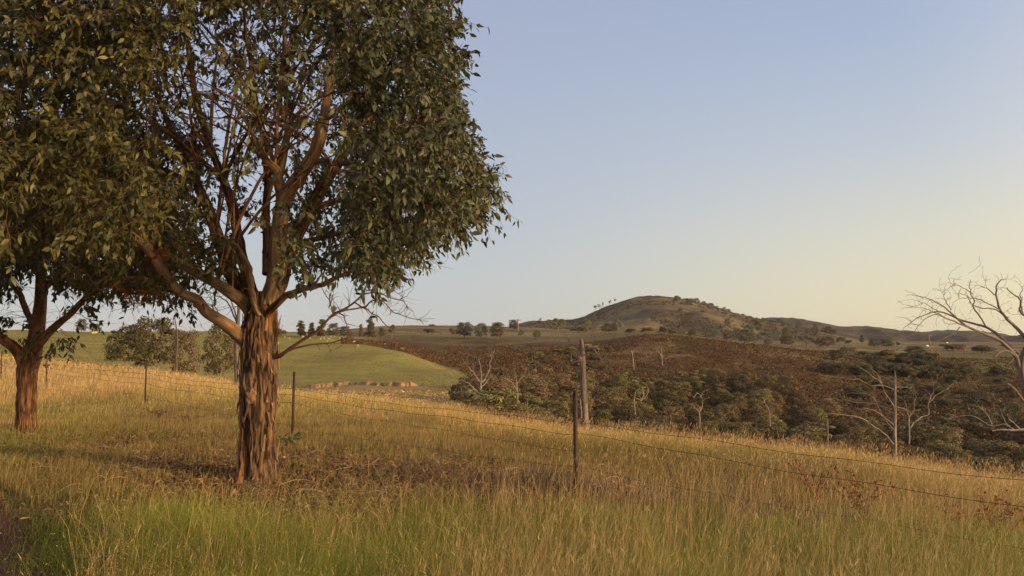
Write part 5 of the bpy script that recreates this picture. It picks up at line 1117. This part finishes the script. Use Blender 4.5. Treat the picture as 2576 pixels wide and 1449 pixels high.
def tall_stems():
    mb = MB(); x, y, u = img_points(20000, 3.8, 11.5, 1.2, (-100, 2700)); wgt = .14 + 1.0 * smooth(1000, 1450, u) + .35 * smooth(.5, .7, fbm(x * .8, y * .8, 6, 3))
    k = (rng.random(len(x)) < wgt) & (rng.random(len(x)) > litter_d(x, y)) & (x > track_x(y) + .2); x, y = x[k], y[k]; n = len(x)
    h = rng.uniform(.35, .90, n) * (.6 + .4 * smooth(10.5, 8, y)); m, tp = blades(mb, x, y, h, np.maximum(.0022, .00034 * y) * rng.uniform(.7, 1.3, n), rng.uniform(.04, .45, n), colr(STRAW2, n, .3) * .85, colr(STRAW, n, .3))
    heads(mb, m, tp, rng.uniform(.025, .07, n), rng.uniform(.0018, .0038, n), colr((.44, .32, .15), n, .3))
    # fine open seed heads: haze of tiny spikelets
    x, y, u = img_points(9000, 3.8, 11.5, 1.0, (150, 2400)); k = (fbm(x * .6, y * .6, 16, 3) > .47) & (rng.random(len(x)) > litter_d(x, y)) & (x > track_x(y) + .3); x, y = x[k], y[k]; n = len(x)
    h = rng.uniform(.28, .52, n); m, tp = blades(mb, x, y, h, np.full(n, .002), rng.uniform(.1, .5, n), colr(GRN2, n), colr((.34, .22, .10), n))
    r = np.repeat(np.arange(n), 14); q = len(r); c = tp[r] + (m - tp)[r] * rng.random((q, 1)) * .55 + rng.normal(0, .028, (q, 3)); leaf_mesh(mb, c, rng.normal(0, 1, (q, 3)), rng.normal(0, 1, (q, 3)), rng.uniform(.006, .014, q), rng.uniform(.003, .006, q), colr((.40, .26, .13), q, .3))
    return tag(mb.build("seed_stems", M_grass), "tall straw coloured seed stems rising through the green verge", "grass", kind="stuff")
tall_stems()
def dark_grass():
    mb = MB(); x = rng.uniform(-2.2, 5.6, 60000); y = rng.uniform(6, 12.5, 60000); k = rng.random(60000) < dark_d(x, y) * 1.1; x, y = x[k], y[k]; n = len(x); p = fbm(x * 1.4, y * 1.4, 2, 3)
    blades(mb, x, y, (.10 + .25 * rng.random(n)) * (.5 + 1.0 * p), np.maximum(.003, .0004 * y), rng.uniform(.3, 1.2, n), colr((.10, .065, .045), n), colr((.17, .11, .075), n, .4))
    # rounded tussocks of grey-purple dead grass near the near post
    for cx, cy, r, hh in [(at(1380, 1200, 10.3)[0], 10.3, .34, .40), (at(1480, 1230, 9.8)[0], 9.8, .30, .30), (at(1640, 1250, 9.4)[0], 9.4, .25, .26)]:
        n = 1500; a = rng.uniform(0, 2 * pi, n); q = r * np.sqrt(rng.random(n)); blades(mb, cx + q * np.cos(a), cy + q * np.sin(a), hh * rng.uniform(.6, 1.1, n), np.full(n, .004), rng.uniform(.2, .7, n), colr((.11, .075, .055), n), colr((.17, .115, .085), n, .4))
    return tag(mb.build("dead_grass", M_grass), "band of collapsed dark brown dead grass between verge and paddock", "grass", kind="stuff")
dark_grass()
def litter():
    mb = MB(); n = 90000; x = rng.uniform(-11, 3.5, n); y = rng.uniform(8.2, 16.5, n); k = rng.random(n) < litter_d(x, y) * 1.1; x, y = x[k], y[k]; n = len(x)
    p = np.stack([x, y, H(x, y) + rng.uniform(.005, .05, n)], 1); d = rng.normal(0, 1, (n, 3)) * [1, 1, .25]; pal = np.array([(.18, .105, .055), (.12, .078, .045), (.30, .20, .11), (.085, .058, .035), (.30, .17, .08)])
    leaf_mesh(mb, p, d, rng.normal(0, .5, (n, 3)) + [0, 0, 1], rng.uniform(.05, .14, n), rng.uniform(.012, .04, n), pal[rng.integers(0, 5, n)] * rng.uniform(.7, 1.3, (n, 1)))
    for _ in range(420):
        while True:
            a, b_ = rng.uniform(-10, 3), rng.uniform(9, 15.5)
            if rng.random() < litter_d(a, b_): break
        L = rng.uniform(.12, .7); t = rng.uniform(0, 2 * pi); e = np.array([cos(t), sin(t), 0]) * L; g = gz(a, b_); Q = resample([(a, b_, g + .03), (a + e[0] * .5 + rng.normal(0, .04), b_ + e[1] * .5 + rng.normal(0, .04), g + rng.uniform(.04, .12)), (a + e[0], b_ + e[1], gz(a + e[0], b_ + e[1]) + .02)], 6)
        tube(mb, Q, np.linspace(rng.uniform(.004, .010), .002, 6), 4, random.choice([(.30, .20, .14), (.17, .10, .07), (.24, .13, .08), (.42, .31, .22)]))
    # sparse grass through it
    n = 42000; x = rng.uniform(-11, 3.5, n); y = rng.uniform(8.8, 16, n); k = rng.random(n) < litter_d(x, y) * .5; x, y = x[k], y[k]; n = len(x); blades(mb, x, y, rng.uniform(.06, .28, n), np.full(n, .0045), rng.uniform(.2, .8, n), colr((.17, .12, .045), n), colr((.30, .19, .08), n))
    return tag(mb.build("leaf_litter", M_litter), "brown fallen leaves, bark and sticks under the gum trees", "leaf litter", kind="stuff")
litter()
def path():
    ys = np.linspace(1.5, 22, 90); mb = MB(); m = 26; V = []; C = []
    for yy in ys:
        x1 = float(track_x(yy)) + .1
        for k in range(m):
            t = k / (m - 1); xx = x1 - t * 3.4; g = gz(xx, yy); n = float(fbm(xx * 2.2, yy * 2.2, 5, 4)); V.append((xx, yy, g + .012 + .03 * (n - .5) * sin(t * pi) - .02 * (t in (0, 1)))); c = np.array([.085, .045, .028]) * (.6 + .8 * n); C.append(c)
    i = np.arange(len(ys) - 1)[:, None] * m; j = np.arange(m - 1)[None, :]; q = np.stack([i + j + 1, i + j, i + m + j, i + m + j + 1], -1).reshape(-1, 4); q = q[:, ::-1]
    mb.add(V, [q], np.array(C)); o = tag(mb.build("path", M_path), kind="structure")
    # gravel
    mb = MB(); n = 260
    for _ in range(n):
        yy = rng.uniform(4.5, 14); xx = float(track_x(yy)) - 1.2 * rng.random() ** 1.5 + rng.normal(0, .25); r = rng.uniform(.006, .022); g = gz(xx, yy); V = np.array([(1, 0, 0), (0, 1, 0), (-1, 0, 0), (0, -1, 0), (0, 0, .8), (.1, 0, -.5)]) * rng.uniform(.6, 1.2, (6, 1)) * r + [xx, yy, g + .02 + r * .3]
        mb.add(V, [[[0, 1, 4], [1, 2, 4], [2, 3, 4], [3, 0, 4], [1, 0, 5], [2, 1, 5], [3, 2, 5], [0, 3, 5]]], random.choice([(.18, .12, .09), (.22, .16, .12), (.14, .08, .05), (.12, .08, .06)]))
    tag(mb.build("gravel", M_rock, smooth_=False), "loose gravel and pebbles on the dirt track edge", "gravel", kind="stuff")
    x, y = rng.uniform(-9, -2.5, 9000), rng.uniform(4.5, 13, 9000); k = rng.random(9000) < np.exp(-((x - track_x(y) + .15) / .5) ** 2) * (.3 + 1.2 * fbm(x * 2.5, y * 2.5, 3, 2)); x, y = x[k], y[k]; n = len(x); mb = MB()
    blades(mb, x, y, rng.uniform(.04, .2, n), np.full(n, .004), rng.uniform(.3, 1.0, n), colr((.14, .12, .04), n), colr((.30, .21, .09), n)); tag(mb.build("sparse_grass", M_grass), "sparse short grass creeping over the dirt track edge", "grass", kind="stuff")
path()

# small plants of the verge
def leafy_plant(name, label, p, r, h, nl, ls, c, cat="plant", mat=None, stem=(.13, .09, .04), group=None):
    root = empty(name, p); tag(root, label, cat, group); mb = MB(); lf = MB(); P = []; D = []
    for _ in range(max(3, nl // 14)):
        a = rng.uniform(0, 2 * pi); q = rng.uniform(.2, 1) * r; Q = resample([(0, 0, -.03), (q * .4 * cos(a), q * .4 * sin(a), h * .6), (q * cos(a), q * sin(a), h * rng.uniform(.7, 1.05))], 7); tube(mb, Q, np.linspace(.006, .002, 7), 4, stem)
        for s in range(14):
            k = rng.integers(2, 7); P.append(Q[k] + rng.normal(0, .012, 3)); D.append(unit(np.array([cos(a), sin(a), .5]) * .5 + rng.normal(0, .7, 3)))
    P = np.array(P); D = np.array(D); n = len(P); leaf_mesh(lf, P, D, rng.normal(0, 1, (n, 3)) + [0, 0, 1], ls * rng.uniform(.6, 1.2, n), ls * rng.uniform(.25, .55, n), colr(c, n, .35))
    mb.build("stem", M_twig, root); lf.build("leaves", mat or M_leaf, root)
def gp(u, v, r0=3): return hit(u, v, r0, 60)
leafy_plant("gum_sapling", "dark leafy sucker at the foot of the fence post beside the big trunk", gp(738, 1130), .26, .22, 90, .10, (.075, .085, .03), "plant")
leafy_plant("gum_sapling", "tiny dark-leaved sprig in the litter just right of the big trunk", gp(745, 1185), .12, .1, 40, .08, (.08, .09, .03), "plant")
for i, (u, v, lab, r, h) in enumerate([(2052, 1290, "reddish brown dock plant left of the other docks at right", .32, .50), (2170, 1345, "large rusty dock plant, second in the row at right", .32, .58), (2440, 1410, "wide rusty dock plant near the right edge", .45, .55), (2520, 1400, "rusty dock plant at the very right edge", .38, .55), (1990, 1300, "low dark red dock beside the leftmost dock plant", .2, .16), (2300, 1370, "small rusty dock between the large one and the right edge pair", .2, .2)]):
    leafy_plant("dock_plant", lab, gp(u, v), r, h, 220, .045, (.20, .065, .028), "plant", M_litter, (.2, .08, .04), "docks in the paddock grass")
leafy_plant("thistle", "low broad-leaved weed at the edge of the dirt track", gp(215, 1425), .16, .08, 60, .11, (.16, .15, .06), "plant")
leafy_plant("weed", "dark dry weed below the second fence post from the left", gp(400, 1050), .4, .18, 160, .05, (.12, .075, .05), "plant", M_litter)
leafy_plant("weed", "low brown weed in the grass between post and big trunk", gp(480, 1062), .35, .16, 140, .05, (.12, .07, .045), "plant", M_litter)
def flowers():
    for i in range(46):
        u, v = (rng.uniform(0, 110), rng.uniform(1150, 1215)) if i < 22 else (rng.uniform(20, 900), rng.uniform(1170, 1420)); p = gp(u, v); r = empty("flower", p); tag(r, "tiny pale flower on a thin stalk in the green verge", "flower", "tiny pale flowers in the verge"); h = rng.uniform(.2, .34)
        mb = MB(); tube(mb, resample([(0, 0, 0), (.01, 0, h * .5), (.03, 0, h)], 5), .0016, 3, (.16, .16, .05)); mb.build("stem", M_grass, r)
        mb = MB(); a = np.arange(6) / 6 * 2 * pi; P = np.tile([.03, 0, h], (6, 1)); leaf_mesh(mb, P, np.stack([np.cos(a), np.sin(a), np.full(6, .5)], 1), np.tile([0, 0, 1.0], (6, 1)), np.full(6, .012), np.full(6, .008), np.tile([.62, .50, .42], (6, 1))); mb.build("petals", M_grass, r)
flowers()
def white_stones():
    for i, (u, v, lab) in enumerate([(556, 1140, "small white stone left of the big trunk's foot"), (712, 1160, "small pale orange stone right of the big trunk"), (770, 1134, "white stone beside the dark leafy sucker")]):
        p = gp(u, v); mb = MB(); r = .028; A, B2 = np.meshgrid(np.linspace(0, pi, 9), np.linspace(0, 2 * pi, 13)[:-1], indexing='ij'); X = np.sin(A) * np.cos(B2); Yv = np.sin(A) * np.sin(B2); Zv = np.cos(A); rr = r * (.75 + .6 * fbm(X * 1.5 + i, Yv * 1.5, Zv * 1.5, 3)); V = np.stack([X * rr * 1.3, Yv * rr, Zv * rr * .8 + .05], -1)
        ii = np.arange(8)[:, None] * 12; j = np.arange(12)[None, :]; q = np.stack([ii + j, ii + 12 + j, ii + 12 + (j + 1) % 12, ii + (j + 1) % 12], -1).reshape(-1, 4); mb.add(V.reshape(-1, 3), [q], (.62, .5, .38) if i != 1 else (.6, .32, .16)); o = mb.build("stone", M_rock, None); o.location = p; tag(o, lab, "stone")
white_stones()

# scrub and bracken on the slopes: low growth nobody could count
def scrub(name, label, n, ur, Yr, cond, size, pal, k=26, seed=1):
    g = np.random.default_rng(seed); Y = Yr[0] * (Yr[1] / Yr[0]) ** g.random(n); u = g.uniform(ur[0], ur[1], n); x = (u - 1288) / F * Y; m = cond(x, Y, u); x, Y = x[m], Y[m]; n = len(x); z = H(x, Y)
    r = np.repeat(np.arange(n), k); q = len(r); s = g.uniform(.5, 1.3, n)[r] * size; d = unit(g.normal(0, 1, (q, 3))); d[:, 2] = np.abs(d[:, 2]); p = np.stack([x[r], Y[r], z[r]], 1) + d * (s * g.uniform(.5, 1.05, q))[:, None] * [1.2, 1.2, .7]
    nrm = unit(d + g.normal(0, .5, (q, 3))); td = unit(np.cross(nrm, g.normal(0, 1, (q, 3)))); pal = np.array(pal); c = pal[g.integers(0, len(pal), n)][r] * g.uniform(.6, 1.4, (q, 1)); L = s * g.uniform(.35, .75, q)
    mb = MB(); leaf_mesh(mb, p, td, nrm, L, L * .6, c); return tag(mb.build(name, M_farleaf, smooth_=False), label, "scrub", kind="stuff")
scrub("undergrowth", "brown and olive undergrowth between the woodland trees", 4200, (1200, 2700), (50, 205), lambda x, y, u: proj(np.stack([x, y, H(x, y)], 1))[1] > v_interp([(1200, 960), (1450, 915), (1800, 905), (2000, 930), (2150, 1010), (2700, 1000)], u), .95, [(.15, .115, .05), (.11, .085, .04), (.16, .115, .055), (.12, .105, .04)])
scrub("bracken", "rusty dark bracken covering the far slope", 36000, (860, 2650), (120, 330), lambda x, y, u: (fbm(x * .05, y * .05, 3, 4) < .78) & ((u > 1175 + (150 - y) * .4) | (y > 208)) & (y < 285 + (fbm(x * .1, y * .1, 5, 2) - .5) * 60), .7, [(.105, .046, .018), (.125, .060, .024), (.085, .042, .02), (.14, .09, .036), (.11, .085, .034)], 9, 4)

scrub("pasture_tussocks", "pale tussocks scattered over the green paddock hill", 16000, (-100, 1175), (84, 262), lambda x, y, u: (fbm(x * .06, y * .06, 13, 3) > .40) & (u < 1175 - (y - 150) * 1.2), .20, [(.22, .18, .06), (.16, .15, .05), (.26, .20, .08), (.13, .13, .04)], 5, 9)
scrub("pasture_scrub", "low rough growth dotted over the pale pasture on the ridge", 5000, (880, 2650), (290, 640), lambda x, y, u: fbm(x * .02, y * .02, 15, 3) > .47, .55, [(.13, .10, .045), (.09, .08, .035), (.20, .15, .07)], 6, 12)

def hill_scrub():
    g = np.random.default_rng(31); P = []
    while len(P) < 2600:
        u = g.uniform(1330, 2060); Y = g.uniform(700, 1230); x = (u - 1288) / F * Y
        if fbm(np.array([x * .01]), np.array([Y * .008]), 19, 4)[0] < .47 + .12 * (Y > 1000): continue
        P.append((x, Y, DOME_Z(x, Y)))
    P = np.array(P); n = len(P); k = 7; r = np.repeat(np.arange(n), k); q = len(r); sz = g.uniform(.8, 3.0, n)[r]; d = unit(g.normal(0, 1, (q, 3))); d[:, 2] = np.abs(d[:, 2])
    pal = np.array([(.075, .065, .035), (.09, .07, .04), (.11, .085, .045)])[g.integers(0, 3, n)][r]; L = sz * g.uniform(.5, 1.0, q); nn = unit(d + g.normal(0, .5, (q, 3)))
    mb = MB(); leaf_mesh(mb, P[r] + d * sz[:, None] * .6, unit(np.cross(nn, g.normal(0, 1, (q, 3)))), nn, L, L * .7, pal * g.uniform(.7, 1.3, (q, 1))); tag(mb.build("hill_scrub", M_farleaf, smooth_=False), "low dark scrub speckling the domed hill", "scrub", kind="stuff")
hill_scrub()
scrub("paddock_tussocks", "golden grass on the falling ground behind the brow", 15000, (-60, 1300), (36, 104), lambda x, y, u: (y > v_interp(BROW, u) * .9) & ((y < 88) | (u < 740) | (u > 1180)), .26, [(.46, .32, .13), (.36, .25, .10), (.30, .23, .08), (.50, .36, .16)], 6, 19)

# ------------------------------------------------------------------ evening haze
def haze():
    mb = MB(); a = 6700.0; z0, z1 = -40.0, 85.0
    V = [(-a, -a, z0), (a, -a, z0), (a, a, z0), (-a, a, z0), (-a, -a, z1), (a, -a, z1), (a, a, z1), (-a, a, z1)]
    mb.add(V, [[[0, 3, 2, 1], [4, 5, 6, 7], [0, 1, 5, 4], [1, 2, 6, 5], [2, 3, 7, 6], [3, 0, 4, 7]]])
    m = bpy.data.materials.new("haze_air"); m.use_nodes = True; nt = m.node_tree; nt.nodes.clear(); o = nt.nodes.new("ShaderNodeOutputMaterial"); v = nt.nodes.new("ShaderNodeVolumePrincipled")
    v.inputs["Density"].default_value = 0.00006; v.inputs["Color"].default_value = (.82, .84, .90, 1); nt.links.new(v.outputs[0], o.inputs["Volume"])
    tag(mb.build("haze", m, smooth_=False), "thin evening haze over the far hills", "haze", kind="stuff")
haze()
